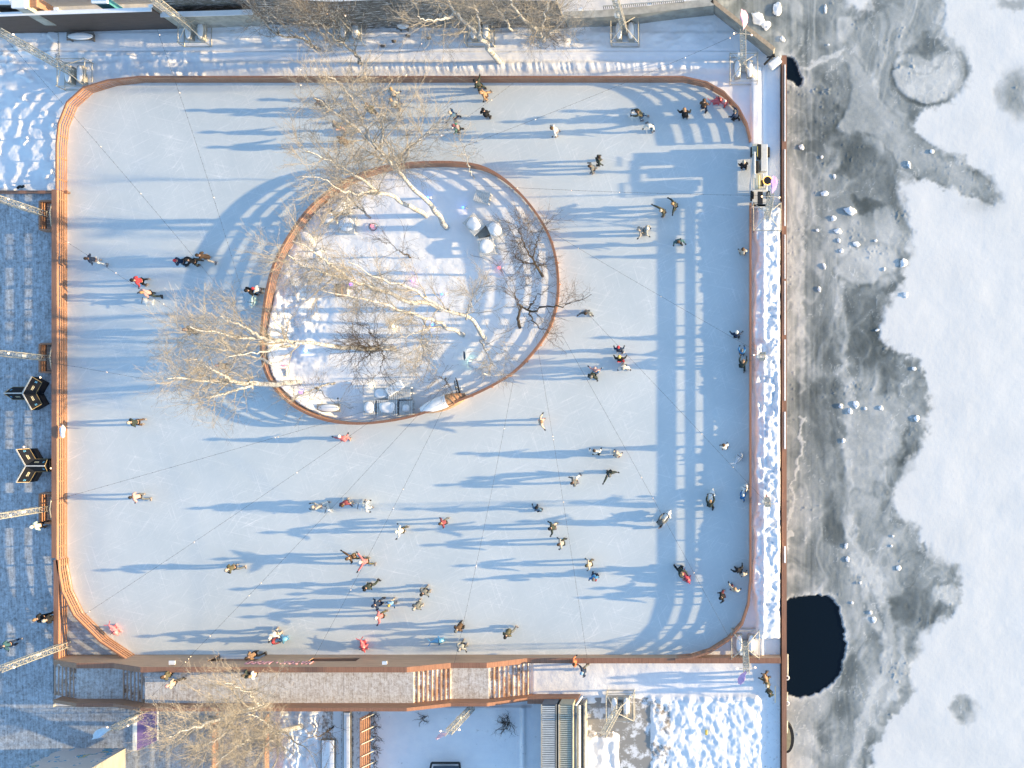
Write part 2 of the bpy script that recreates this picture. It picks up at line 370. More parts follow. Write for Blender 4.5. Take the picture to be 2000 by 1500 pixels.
# heap of scraped snow along the outer side of the ice at the machine bay
# ================================================================ river
RZ = -1.5
SNOWP = [(1845,-60),(1850,30),(1843,58),(1866,78),(1880,100),(1893,122),(1895,145),(1886,170),(1862,194),(1832,210),(1800,213),(1788,232),(1783,248),(1796,266),(1830,285),(1880,308),(1915,335),(1942,362),(1957,380),(1952,394),(1925,398),(1890,386),(1850,366),(1812,352),(1775,350),(1752,352),(1756,378),(1766,402),(1774,430),(1781,452),(1774,478),(1776,500),(1765,520),(1772,545),(1760,560),(1735,590),(1722,605),(1718,622),(1714,642),(1725,662),(1735,678),(1762,690),(1788,700),(1800,718),(1808,742),(1815,770),(1820,795),(1806,812),(1815,835),(1800,868),(1778,905),(1762,928),(1744,965),(1744,985),(1758,1008),(1776,1020),(1796,1034),(1800,1060),(1812,1076),(1840,1088),(1866,1106),(1878,1125),(1872,1150),(1876,1168),(1868,1190),(1845,1208),(1815,1224),(1800,1238),(1796,1262),(1786,1290),(1776,1312),(1782,1345),(1770,1372),(1745,1395),(1722,1430),(1708,1460),(1700,1500),(1695,1560),(2300,1560),(2300,-60)]
X, Y, F = grid(-.6, 24.5, -28.5, 31, .075)
px = NX+X*FPX/(CAMH-RZ); py = NY-Y*FPX/(CAMH-RZ)
wx = px+(fbm(px/16, py/16, 4, 1)-.5)*26; wy = py+(fbm(px/16, py/16, 4, 9)-.5)*26
wx2 = wx+(fbm(px/38, py/38, 4, 61)-.5)*70; wy2 = wy+(fbm(px/38, py/38, 4, 63)-.5)*70
sd = sdf(SNOWP, wx, wy)
sd = np.maximum(sd, sdf([(1646,-60),(1655,8),(1679,26),(1700,12),(1722,-60)], wx, wy))
soft = 5+34*vn(px/70, py/70, 5)*vn(px/31, py/31, 6)
snow = sstep(-soft*.6, soft*.6, sd+(fbm(px/5, py/5, 3, 3)-.5)*10)
for cx, cy, rx, ry, k in ((1882,1386,24,25,1), (1990,185,38,48,1), (1985,8,40,12,.7)):
    dd = ((wx-cx)/rx)**2+((wy-cy)/ry)**2; snow = snow*(1-k*(1-sstep(.2, 1.8, dd)))
snow *= 1-.45*np.exp(-(((px-1920)/34)**2+((py-402)/16)**2))
tone = .55+(fbm(px/70, py/95, 5, 21)-.5)*.75
# marbled swirls of frozen slush
ma = px/60+(fbm(px/80, py/120, 3, 71)-.5)*3; mb = py/150+(fbm(px/70, py/110, 3, 73)-.5)*2.4
rg_ = 1-np.abs(2*fbm(ma, mb, 4, 75)-1); tone += .20*sstep(.72, .98, rg_)-.05
rg2 = 1-np.abs(2*fbm(ma*2.2+4, mb*2, 3, 77)-1); tone += .09*sstep(.75, .98, rg2)
# streaks along the quay
stk = sstep(1700, 1560, px)
tone += stk*((fbm(px/5, py/110, 4, 23)-.5)*.42)
tone += .10*np.exp(-((px-1545)/14)**2)
def band(pts, w_, v, soft_=.5):
    global tone
    dd = dline(pts, wx, wy); tone = tone+v*(1-sstep(w_*(1-soft_), w_*(1+soft_), dd))*(.55+.9*fbm(px/18, py/18, 3, 33))
def blob(cx, cy, rx, ry, v, p=1.0):
    global tone
    dd = ((wx2-cx)/rx)**2+((wy2-cy)/ry)**2; tone = tone+v*(1-sstep(.25, 1.6, dd))*(.6+.8*fbm(px/22, py/22, 3, 35))
blob(1815,140,72,64,.26); blob(1815,168,58,34,.20); blob(1812,92,34,22,-.42); 
cr = np.abs(np.hypot((px-1815)/72, (py-138)/66)-1); tone -= .35*np.exp(-(cr/.06)**2)*(py > 100)
band([(1655,98),(1690,160),(1720,215),(1780,265),(1850,315),(1930,372)], 17, .22); band([(1650,96),(1600,122),(1560,138)], 5, .40)
band([(1800,290),(1870,322),(1940,370)], 6, -.25); blob(1925,385,26,14,-.2)
blob(1665,315,46,40,-.45); blob(1610,215,30,70,-.22); blob(1700,405,30,18,-.35); blob(1590,60,50,30,-.12)
blob(1690,520,62,38,.28); blob(1680,600,50,34,-.35); blob(1740,545,30,26,-.25); blob(1700,680,60,44,-.25); blob(1760,740,40,30,-.15)
blob(1695,770,46,24,.10); blob(1700,850,50,90,.22); blob(1745,860,18,60,.16); blob(1770,870,26,40,-.25)
band([(1642,560),(1645,640),(1650,720),(1662,800),(1656,900),(1652,1000),(1658,1080),(1690,1150),(1712,1230)], 9, .28)
band([(1610,760),(1622,860),(1635,960),(1630,1040)], 22, -.28); band([(1580,300),(1590,420),(1580,520),(1600,640),(1610,700)], 20, -.15)
blob(1790,1180,40,50,-.3); blob(1850,1160,20,18,.35); blob(1780,1050,50,30,-.18); blob(1740,990,22,30,-.2)
band([(1568,372),(1566,480),(1562,600),(1566,760)], 7, .26); band([(1566,820),(1562,880),(1548,950),(1541,1040),(1536,1075)], 2.2, .65)
band([(1600,780),(1618,880),(1640,1000),(1700,1120),(1732,1190),(1735,1240),(1725,1310),(1700,1370),(1678,1430),(1664,1510)], 10, .34)
band([(1760,1230),(1764,1310),(1748,1350),(1710,1420)], 8, .22); band([(1640,1200),(1660,1280),(1640,1370),(1605,1440),(1600,1520)], 20, -.16)
blob(1600,1440,70,60,.12); blob(1560,1470,40,60,.30); band([(1665,1150),(1690,1240),(1690,1300)], 10, .1)
blob(1560,1130,60,26,.15)
def fill(pts, val, k, soft, rim=0.0):
    global tone
    d_ = sdf(pts, px+(fbm(px/14, py/14, 3, 51)-.5)*12, py+(fbm(px/14, py/14, 3, 53)-.5)*12); m_ = sstep(-soft, soft, d_)
    tone = tone*(1-k*m_)+(val+(fbm(px/25, py/25, 4, 57)-.5)*.30)*k*m_
    if rim: tone = tone+rim*np.exp(-((d_+5)/4)**2)
fill([(1650,92),(1672,120),(1700,165),(1722,205),(1765,245),(1815,288),(1870,322),(1925,352),(1948,375),(1935,388),(1895,380),(1845,358),(1790,345),(1760,338),(1745,300),(1722,270),(1690,255),(1650,262),(1632,250),(1655,215),(1668,170),(1655,130)], .70, .75, 4, -.16)
fill([(1742,140),(1750,170),(1775,192),(1808,202),(1845,192),(1868,165),(1874,130),(1860,102),(1845,112),(1838,135),(1815,150),(1788,148),(1765,128)], .88, .85, 3, -.22)
fill([(1765,104),(1785,84),(1812,72),(1838,80),(1852,98),(1830,106),(1800,108)], .18, .6, 5)
fill([(1632,530),(1648,508),(1675,490),(1712,480),(1745,490),(1758,510),(1745,528),(1715,538),(1708,552),(1682,554),(1658,548)], .84, .75, 4, -.14)
fill([(1652,760),(1668,790),(1700,775),(1745,770),(1768,790),(1772,825),(1757,862),(1745,885),(1722,900),(1708,930),(1700,960),(1678,950),(1655,930),(1650,880),(1662,830)], .74, .6, 6, -.08)
fill([(1838,1148),(1858,1140),(1874,1155),(1870,1175),(1850,1182),(1838,1168)], .85, .85, 3, -.15)
fill([(1655,1500),(1668,1440),(1690,1385),(1722,1330),(1738,1270),(1735,1215),(1742,1210),(1752,1270),(1742,1330),(1712,1390),(1690,1440),(1682,1500)], .82, .55, 6)
fill([(1528,1366),(1560,1370),(1592,1360),(1625,1338),(1640,1350),(1620,1390),(1590,1420),(1570,1500),(1535,1500)], .76, .6, 8)
fill([(1640,275),(1670,268),(1705,275),(1735,310),(1748,345),(1752,380),(1735,400),(1700,385),(1660,350),(1635,315)], .22, .55, 12)
fill([(1640,560),(1700,560),(1745,600),(1715,640),(1660,640)], .26, .5, 12)
fill([(1600,740),(1640,780),(1645,900),(1650,1010),(1630,1060),(1600,1000),(1585,860)], .26, .45, 14)
# open water
W1 = [(1522,1178),(1545,1168),(1572,1164),(1600,1161),(1624,1168),(1638,1190),(1646,1215),(1651,1245),(1650,1275),(1645,1300),(1632,1325),(1610,1345),(1585,1358),(1562,1363),(1540,1358),(1520,1360),(1490,1270)]
W2 = [(1528,108),(1545,112),(1557,124),(1560,140),(1567,155),(1562,170),(1552,166),(1545,158),(1535,154),(1520,150)]
ws = np.maximum(sdf(W1, px+(fbm(px/9, py/9, 3, 81)-.5)*9, py+(fbm(px/9, py/9, 3, 82)-.5)*9), sdf(W2, px+(fbm(px/6, py/6, 3, 83)-.5)*8, py))
ws = np.maximum(ws, sdf([(1520,1418),(1532,1425),(1544,1440),(1544,1452),(1532,1466),(1520,1470)], px, py))
water = sstep(-1.2, 1.2, ws)
rim = np.exp(-(np.maximum(-ws, 0)/9)**2); tone += .24*rim+.3*np.exp(-((ws+4)/3.0)**2)*(fbm(px/6, py/6, 3, 84) > .5)
tone = np.clip(tone, .03, .97); snow = snow*(1-water)
# cracks
crk = np.abs(fbm(px/34, py/50, 4, 91)-.5); tone = np.clip(tone+(.30*np.exp(-(crk/.006)**2)*(vn(px/60, py/60, 92) > .45)), 0, 1)
lump = np.clip(fbm(px/4, py/4, 3, 95)-.69, 0, 1)*2.6*sstep(.58, .75, fbm(px/45, py/45, 3, 96))
Z = RZ+snow*(.02+.006*(fbm(px/5, py/5, 3, 97)-.5)*1.0+.04*(fbm(px/60, py/60, 3, 98)-.5))+(1-snow)*(1-water)*(lump*.12+.02*(fbm(px/7, py/7, 3, 99)-.5)+.02*tone)-water*.05
# dark frayed fringe where the snow cover ends
tone = tone-.16*np.exp(-((sd+12)/10)**2)*(vn(px/40, py/40, 55) > .35)
tone = np.clip(np.maximum(tone, lump*1.4), .02, 1)
kp = ((X > 4.7) | (Y > 23.5)).ravel()[F].all(1)
river = npmesh('frozen_river', np.stack([X, Y, Z], -1).reshape(-1, 3), F[kp], M_RIVER); tag(river, kind='structure')
setattr_f(river, 'tone', tone); setattr_f(river, 'snow', snow); setattr_f(river, 'water', water)
fr = MB(); fr.box((250-.6, 0, RZ-.45), (500, 900, .6)); o = fr.build('far_river_snow', M_CLEAN); tag(o, kind='structure')
# ice chunks on the river
proto = None
chunks = [(1518,18,15,26),(1481,38,20,26),(1497,50,16,14),(1528,77,8,10),(1612,18,5,16),(1610,378,14,10),(1660,412,22,12),(1628,427,9,9),(1636,452,14,9),(1672,477,14,9),(1643,490,8,8),(1727,526,5,6),(1765,514,12,14),(1768,576,9,9),(1713,645,8,4),(1785,720,8,7),(1642,793,8,8),(1672,790,10,12),(1720,797,8,8),(1690,798,6,6),(1660,803,8,12),(1790,817,10,10),(1647,861,6,8),(1652,1066,6,9),(1655,1092,7,10),(1755,1109,9,10),(1741,1066,5,4),(1744,1047,4,4),(1664,1177,5,5),(1680,1138,5,5),(1820,296,8,8),(1775,322,6,12),(1630,345,5,8),(1565,288,9,9),(1605,307,5,6),(1618,88,4,4),(1600,565,6,9),(1610,520,5,10),(1596,450,6,5),(1638,470,6,8),(1710,470,6,5),(1700,1196,6,6),(1707,1210,8,10)]
rr = random.Random(5)
def chunkmesh(seed):
    bm = bmesh.new(); bmesh.ops.create_icosphere(bm, subdivisions=3, radius=1)
    for v in bm.verts:
        c = np.array(v.co[:]); k = .35+1.3*float(fbm(c[0]*2.3+seed+5, c[1]*2.3+c[2]*2.1+5, 4, seed)); v.co *= k; v.co.z = max(v.co.z, -.3)
    me = bpy.data.meshes.new('ice_chunk'); bm.to_mesh(me); bm.free(); me.polygons.foreach_set('use_smooth', [True]*len(me.polygons)); me.materials.append(M_CLEAN); return me
cms = [chunkmesh(i) for i in range(5)]
big = {0: 'large snow-covered ice block beyond the north quay corner', 1: 'long snow drift lying on grey ice beside the pink flag', 6: 'broad jagged white ice slab on grey ice, widest of the river blocks'}
for i, (cx, cy, a, b) in enumerate(chunks):
    o = bpy.data.objects.new('ice_chunk', cms[i % 5]); C.objects.link(o)
    o.location = W(cx, cy, RZ) + Vector((0, 0, .05)); k = CAMH/FPX/2*1.1; o.scale = (a*k, b*k, min(.25, .5*(a+b)*k*.36)*rr.uniform(.45,.9)); o.rotation_euler = (0, 0, rr.uniform(-.4, .4) if i > 1 else (0 if i == 0 else .75))
    if i in big: tag(o, big[i], 'ice block')
    else: tag(o, 'small white lump of broken ice lying on the grey river ice', 'ice block', 'small ice lumps scattered on the river')
# ================================================================ board fences
def ring_band(pts, z0, z1, th, closed, side=1):
    "a board of thickness th following pts; grows to the right-hand side of travel * side"
    n = len(pts); P = [Vector(p[:2]) for p in pts]; off = []
    for i in range(n):
        a = P[i-1] if (closed or i > 0) else P[i]; b = P[(i+1)%n] if (closed or i < n-1) else P[i]
        t1 = (P[i]-a); t2 = (b-P[i])
        t1 = t1.normalized() if t1.length > 1e-6 else t2.normalized(); t2 = t2.normalized() if t2.length > 1e-6 else t1
        nn = Vector((t1.y, -t1.x))+Vector((t2.y, -t2.x)); L = nn.length; nn = nn/L; k = 1/max(.5, nn.dot(Vector((t1.y, -t1.x))))
        off.append(P[i]+nn*th*side*k)
    vs = []
    for i in range(n): vs += [(P[i].x, P[i].y, z0), (off[i].x, off[i].y, z0), (off[i].x, off[i].y, z1), (P[i].x, P[i].y, z1)]
    fs = []
    for i in range(n if closed else n-1):
        a = 4*i; b = 4*((i+1)%n)
        for k in range(4): fs.append((a+k, b+k, b+(k+1)%4, a+(k+1)%4))
    if not closed: fs += [(0,1,2,3), (4*n-1, 4*n-2, 4*n-3, 4*n-4)]
    return vs, fs
SLATS = [(.03,.125),(.215,.335),(.43,.555),(.65,.78),(.88,1.08)]
def along(pts, step, closed):
    P = [Vector(p[:2]) for p in pts]; r = []; acc = step/2
    for i in range(len(P) if closed else len(P)-1):
        a = P[i]; b = P[(i+1)%len(P)]; L = (b-a).length
        while acc <= L: r.append((a+(b-a)*acc/L, (b-a).normalized())); acc += step
        acc -= L
    return r
def slat_fence(pts, label, side, capw, closed=False, cap0=0.0, mat=None, post_step=1.5):
    c = sum((Vector(p[:2]) for p in pts), Vector((0, 0)))/len(pts)
    t = empty('board_fence', (pts[0][0], pts[0][1], 0), label, 'fence')
    for z0, z1 in SLATS:
        m = MB(); m.add(*ring_band(pts, z0, z1, .03, closed, side)); m.build('slat', mat or M_WOODX, t)
    m = MB(); base = [Vector(p[:2]) for p in pts]
    vs, fs = ring_band(pts, 1.082, 1.12, capw, closed, side); m.add(vs, fs); m.build('top_rail', M_CAP, t)
    for p, d_ in along(pts, post_step, closed):
        nrm = Vector((d_.y, -d_.x))*side
        m = MB(); q = p+nrm*.068; m.box((q.x, q.y, .54), (.09, .07, 1.075), math.atan2(d_.y, d_.x)); m.build('post', M_CAP, t)
    return t
def pw(lst): return [tuple(G(*p).xy) for p in lst]
iT = RINK[0:7]; # north run and north-east corner
slat_fence(pw(RINK[0:7]), 'long brown slatted rink fence along the north edge of the ice', -1, .12)
slat_fence(pw(RINK[7:15]), 'brown slatted rink fence on the east edge beside the snow bank', -1, .14)
slat_fence(pw([(265,1278.5),(215,1245),(165,1195),(143,1150),(136,1110),(132,1085)]), 'curved slatted rink fence round the south-west corner deck', -1, .10)
slat_fence(pw([(132,1085),(132,377)]), 'sunlit slatted rink fence with wide flat top along the west deck', -1, .36)
slat_fence(pw([(132,376),(132,290),(136,250),(152,210),(183,182),(230,168),(285,162)]), 'curved slatted rink fence round the north-west corner of the ice', -1, .10)
isl_pts = [tuple(p) for p in ISLW]
slat_fence(isl_pts, 'egg-shaped slatted fence enclosing the snowy tree island', -1 if sum(isl_pts[i][0]*isl_pts[(i+1)%len(isl_pts)][1]-isl_pts[(i+1)%len(isl_pts)][0]*isl_pts[i][1] for i in range(len(isl_pts))) > 0 else -1, .17, True)
# straight parapet of the west deck south of the bend
m = empty('deck_parapet', (*G(119,1285).xy, 0), 'straight boarded parapet of the west deck beside the corner triangle', 'parapet')
xa = W(114, 0, 1.12).x; ya = G(0, 1089).y; yb = W(0, 1292, 1.12).y
for z0, z1 in SLATS:
    q = MB(); q.box((xa-.015, (ya+yb)/2, (z0+z1)/2), (.03, ya-yb, z1-z0)); q.build('slat', M_WOODX, m)
q = MB(); q.box((xa-.165, (ya+yb)/2, 1.101), (.34, ya-yb, .038)); q.build('top_rail', M_CAP, m)
for k in range(5):
    q = MB(); q.box((xa-.07, ya-.4-k*1.6, .54), (.07, .09, 1.07)); q.build('post', M_CAP, m)
# low boarded kerb dividing snow and deck in the north-west
kb = MB(); kb.box((G(131,0).x-.09, (G(0,1085).y+G(0,377).y)/2, .29), (.03, G(0,377).y-G(0,1085).y, .30)); tag(kb.build('kick_board', M_WOODX), 'low solid board along the deck side of the sunlit west fence', 'board')
t = empty('deck_edge_rail', (*G(50,376).xy, 0), 'low brown rail between the north-west snow and the west deck', 'rail')
q = MB(); q.box((G(40,0).x-3, G(0,377).y, .30), (13.0, .22, .06)); q.build('top_rail', M_CAP, t)
q = MB(); q.box((G(40,0).x-3, G(0,377).y, .13), (13.0, .12, .27)); q.build('face_board', M_DARKW, t)
# ================================================================ decks
def slab(name, pts, z0, z1, mat, label=None, cat=None, kind='structure'):
    q = MB(); q.prism(pts, z0, z1); o = q.build(name, mat); tag(o, label, cat, kind=kind); return o
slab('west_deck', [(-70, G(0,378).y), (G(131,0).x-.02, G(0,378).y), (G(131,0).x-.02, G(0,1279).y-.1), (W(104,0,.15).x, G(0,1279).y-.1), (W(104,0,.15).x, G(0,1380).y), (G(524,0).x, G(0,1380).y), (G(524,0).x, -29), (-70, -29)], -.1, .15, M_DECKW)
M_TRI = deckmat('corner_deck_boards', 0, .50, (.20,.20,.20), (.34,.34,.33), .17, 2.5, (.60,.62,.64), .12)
tri = pw([(116,1092),(133,1092),(137,1115),(144,1152),(166,1197),(216,1247),(262,1277),(116,1277)])
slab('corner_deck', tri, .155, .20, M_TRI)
# raised walkway over the south side
YN = 17.3; YS = 20.05
prof = [(105,.17),(150,1.12),(240,1.12),(283,2.1),(808,2.1),(880,1.12),(955,1.12),(1032,.12)]
def topz(px_):
    P = [(100,1.28),(150,2.26),(222,2.26),(275,3.28),(795,3.28),(881,2.2),(951,2.2),(1030,.98),(1600,.98)]
    for (a, b), (c, e) in zip(P, P[1:]):
        if a <= px_ <= c: return b+(e-b)*(px_-a)/(c-a)
    return P[0][1] if px_ < 100 else .98
wk = empty('raised_walkway', (*G(540,1340).xy, 0), 'raised wooden walkway with snowy planks and steps at both ends, south of the ice', 'walkway')
def X_(px_, z): return W(px_, 0, z).x
yf0, yf1 = -(YN+.34), -YS
q = MB(); q.box(((X_(283,2.1)+X_(808,2.1))/2, (yf0+yf1)/2, 2.02), (X_(808,2.1)-X_(283,2.1), yf0-yf1, .16)); q.build('floor', M_WALK, wk)
q = MB(); q.box(((X_(150,1.1)+X_(240,1.1))/2, (yf0+yf1)/2, 1.04), (X_(240,1.1)-X_(150,1.1), yf0-yf1, .16)); q.build('landing', M_WALK, wk)
q = MB(); q.box(((X_(880,1.1)+X_(955,1.1))/2, (yf0+yf1)/2, 1.04), (X_(955,1.1)-X_(880,1.1), yf0-yf1, .16)); q.build('landing', M_WALK, wk)
def steps(p0, p1, z0, z1, n):
    for i in range(n):
        z = z0+(z1-z0)*(i+.5)/n if False else z0+(z1-z0)*(i)/n
        xa_, xb_ = X_(p0+(p1-p0)*i/n, z), X_(p0+(p1-p0)*(i+1)/n, z)
        q = MB(); q.box(((xa_+xb_)/2, (yf0+yf1)/2, z/2-.03), (abs(xb_-xa_)-.006, yf0-yf1, z-.06)); q.build('step', M_STAIR, wk)
        e = xb_ if (p1 > p0) else xb_
        q = MB(); q.box((e-.045*(1 if p1 > p0 else -1), (yf0+yf1)/2, z-.02), (.07, yf0-yf1-.01, .075)); q.build('step_nosing', M_WOODX, wk)
steps(809, 880, 1.98, 1.2, 8) if False else None
def flight(pa, pb, za, zb, n):
    "steps going down from px pa (height za) to px pb (height zb)"
    for i in range(n):
        z = za-(za-zb)*(i+1)/(n+1) if n > 1 else zb
        a = pa+(pb-pa)*i/n; b = pa+(pb-pa)*(i+1)/n; x0, x1 = sorted((X_(a, z), X_(b, z)))
        q = MB(); q.box(((x0+x1)/2, (yf0+yf1)/2, z/2), (x1-x0-.004, yf0-yf1, z)); q.build('step', M_STAIR, wk)
        e = X_(b, z); s_ = 1 if pb > pa else -1
        q = MB(); q.box((e-.05*s_, (yf0+yf1)/2, z+.012), (.085, yf0-yf1-.02, .022)); q.build('step_nosing', M_PALE, wk)
M_PALE = plain('pale_step_edge', (.55,.36,.25), .6, .1)
flight(809, 880, 2.1, 1.12, 8); flight(956, 1032, 1.12, .10, 8); flight(283, 240, 2.1, 1.12, 6); flight(150, 106, 1.12, .16, 6)
def wall_run(name, mat, yw, th, xs, zb, extra=0):
    "solid boarded wall following topz, face towards north at -yw"
    q = MB()
    for a, b in zip(xs, xs[1:]):
        za, zb_ = topz(a), topz(b); xa_, xb_ = X_(a, za), X_(b, zb_)
        vs = [(xa_, -yw, zb), (xb_, -yw, zb), (xb_, -yw-th, zb), (xa_, -yw-th, zb), (xa_, -yw, za+extra), (xb_, -yw, zb_+extra), (xb_, -yw-th, zb_+extra), (xa_, -yw-th, za+extra)]
        q.add(vs, [(0,3,2,1), (4,5,6,7), (0,1,5,4), (1,2,6,5), (2,3,7,6), (3,0,4,7)])
    return q.build(name, mat, wk)
# north wall: face with a doorway (px 430-520) and a serving hatch (px 622-712), both under 1.75 m
zh = 1.78
wall_run('north_wall', M_WOODN, YN, .05, [105,150,222,275,281], -.05)
def segbox(a, b, z0, z1, name='north_wall', y=YN, th=.05, mat=None):
    x0, x1 = G(a, 0).x, G(b, 0).x; q = MB(); q.box(((x0+x1)/2, -y-th/2, (z0+z1)/2), (x1-x0, th, z1-z0)); return q.build(name, mat or M_WOODN, wk)
x0 = (X_(281, topz(281))*FPX/CAMH)+NX
segbox(x0, 430, -.05, 3.28); segbox(430, 521, zh, 3.28); segbox(521, 622, -.05, 3.28); segbox(622, 713, zh, 3.28); segbox(622, 713, -.05, .85)
xe = (X_(795, 3.28)*FPX/CAMH)+NX
segbox(713, xe, -.05, 3.28)
wall_run('north_wall', M_WOODN, YN, .05, [795,881,951,1030,1060,1200,1350,1525], -.05)
q = MB(); q.box(((G(430,0).x+G(521,0).x)/2, -YN-.55, .012), (G(521,0).x-G(430,0).x, 1.1, .02)); q.build('doorway_ice', M_CLEAN, wk)
# dim room under the walkway
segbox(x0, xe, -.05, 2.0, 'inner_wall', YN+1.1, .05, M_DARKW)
segbox(622, 713, .80, .85, 'hatch_sill', YN+.05, .40, M_WOODX)
wall_run('south_wall', M_WOODX, YS, .05, [105,150,222,275,795,881,951,1030,1130], -.05, -.1)
def caps(yw, wdt, xs, name, extra=0):
    for a, b in zip(xs, xs[1:]):
        za, zb_ = topz(a)+extra, topz(b)+extra; xa_, xb_ = X_(a, za), X_(b, zb_)
        q = MB(); vs = [(xa_, -yw+.01, za+.003), (xb_, -yw+.01, zb_+.003), (xb_, -yw-wdt, zb_+.003), (xa_, -yw-wdt, za+.003)]; vs += [(x, y, z+.04) for x, y, z in vs]
        q.add(vs, [(0,3,2,1), (4,5,6,7), (0,1,5,4), (1,2,6,5), (2,3,7,6), (3,0,4,7)]); q.build(name, M_WOODS if a < 150 else M_CAP, wk)
caps(YN, .35, [105,150,222,275,795,881,951,1030,1525], 'wall_cap'); caps(YS, .22, [105,150,222,275,795,881,951,1030], 'wall_cap', -.1)
caps(YS, .42, [1030,1130], 'wall_cap', -.1)
# outer faces so that the parapets have thickness
wall_run('parapet_back', M_WOODX, YN+.29, .04, [105,150,222,275,795,881,951,1030,1525], .05, -.005); wall_run('parapet_back', M_DARKW, YS+.17, .04, [105,150,222,275,795,881,951,1030], -.05, -.105)
# lettering on the north wall above the doorway, read from the ice
cu = bpy.data.curves.new('sign_lettering', 'FONT'); cu.body = 'КАТОК • МОРЯ'; cu.extrude = .03; cu.size = .78; cu.align_x = 'LEFT'; cu.space_character = 1.08; cu.offset = .0
tmp = bpy.data.objects.new('tmp', cu); C.objects.link(tmp); bpy.context.view_layer.update()
me = bpy.data.meshes.new_from_object(tmp.evaluated_get(bpy.context.evaluated_depsgraph_get())); bpy.data.objects.remove(tmp)
me.materials.clear()
lt = link('sign_lettering', me, plain('red_letters', (.80,.42,.45), .5, .05), wk)
xs_ = [v.co.x for v in me.vertices]; ww = max(xs_)-min(xs_)
xr = X_(611, 2.1); xl = X_(484, 2.1); sx = (xr-xl)/ww
for v in me.vertices:
    x, y, z = v.co; v.co = (xr-(x-min(xs_))*sx, -YN+.035+z, 1.95+y*1.15)
# camera box and small fittings on the wall top
def smallbox(px_, py_, z, size, label, cat, mat=M_WHITEP, rz=0, name='control_box'):
    t = empty(name, W(px_, py_, z-size[2]/2), label, cat); q = MB(); q.box(W(px_, py_, z), size, rz); q.build('body', mat, t, bevel=.01)
    q = MB(); p = W(px_, py_, z); q.box((p.x, p.y, z+size[2]/2+.012), (size[0]*1.1, size[1]*1.1, .02), rz); q.build('lid', M_CLEAN, t); return t
smallbox(752, 1294, 3.3, (.28,.2,.2), 'small grey floodlight box on the walkway wall, east of the hatch', 'light box', M_CONC2)
smallbox(337, 1294, 2.9, (.38,.25,.12), 'small grey fitting on the walkway wall near its west steps', 'fitting', M_CONC2)
# ================================================================ trees
def barkmat(name, c, dark, amt):
    N = NT(name, .8, .15); p = N.pos((3, 3, 7))
    n = N.noise(p, 1.2, 6, .7); N.col(N.ramp(n, [(amt-.05, dark), (amt+.05, c)])); N.bump(n, .4, .02); return N.m
M_BIRCH = barkmat('birch_bark', (.44,.45,.46), (.14,.11,.085), .44)
M_BARK = barkmat('dark_bark', (.11,.09,.07), (.05,.04,.035), .5)
M_GREYB = barkmat('snow_lined_bark', (.42,.42,.41), (.12,.105,.09), .50)
M_TWIG = plain('birch_twigs', (.28,.255,.22), .8, .25, 2)
M_TWIGD = plain('dark_twigs', (.13,.10,.07), .8, .3, 2)
M_LIMB = plain('pale_limbs', (.31,.28,.235), .8, .3, 4)
def tubes(P, R, n):
    "P (N,k,3) polylines, R (N,k) radii -> verts, quads"
    N, k, _ = P.shape
    T = np.empty_like(P); T[:, 1:-1] = P[:, 2:]-P[:, :-2]; T[:, 0] = P[:, 1]-P[:, 0]; T[:, -1] = P[:, -1]-P[:, -2]
    T /= np.linalg.norm(T, axis=2, keepdims=True)+1e-9
    ref = np.tile(np.array([.31, .17, .93]), (N, k, 1)); m = np.abs((T*ref).sum(2)) > .93; ref[m] = (1, 0, 0)
    A = np.cross(T, ref); A /= np.linalg.norm(A, axis=2, keepdims=True)+1e-9; B = np.cross(T, A)
    th = np.arange(n)*2*PI/n
    V = P[:, :, None]+R[:, :, None, None]*(A[:, :, None]*np.cos(th)[:, None]+B[:, :, None]*np.sin(th)[:, None])
    base = (np.arange(N)*k*n)[:, None, None]+(np.arange(k-1)*n)[None, :, None]; j = np.arange(n)[None, None]; j2 = (j+1) % n
    F = np.stack([base+j, base+j2, base+n+j2, base+n+j], -1).reshape(-1, 4)
    return V.reshape(-1, 3), F
def smooth_path(P, k):
    pts = spline([tuple(p) for p in P], 8, False); A = np.array([tuple(p) for p in pts])
    s = np.r_[0, np.cumsum(np.linalg.norm(np.diff(A, axis=0), axis=1))]; t = np.linspace(0, s[-1], k)
    return np.stack([np.interp(t, s, A[:, i]) for i in range(3)], 1), s[-1]
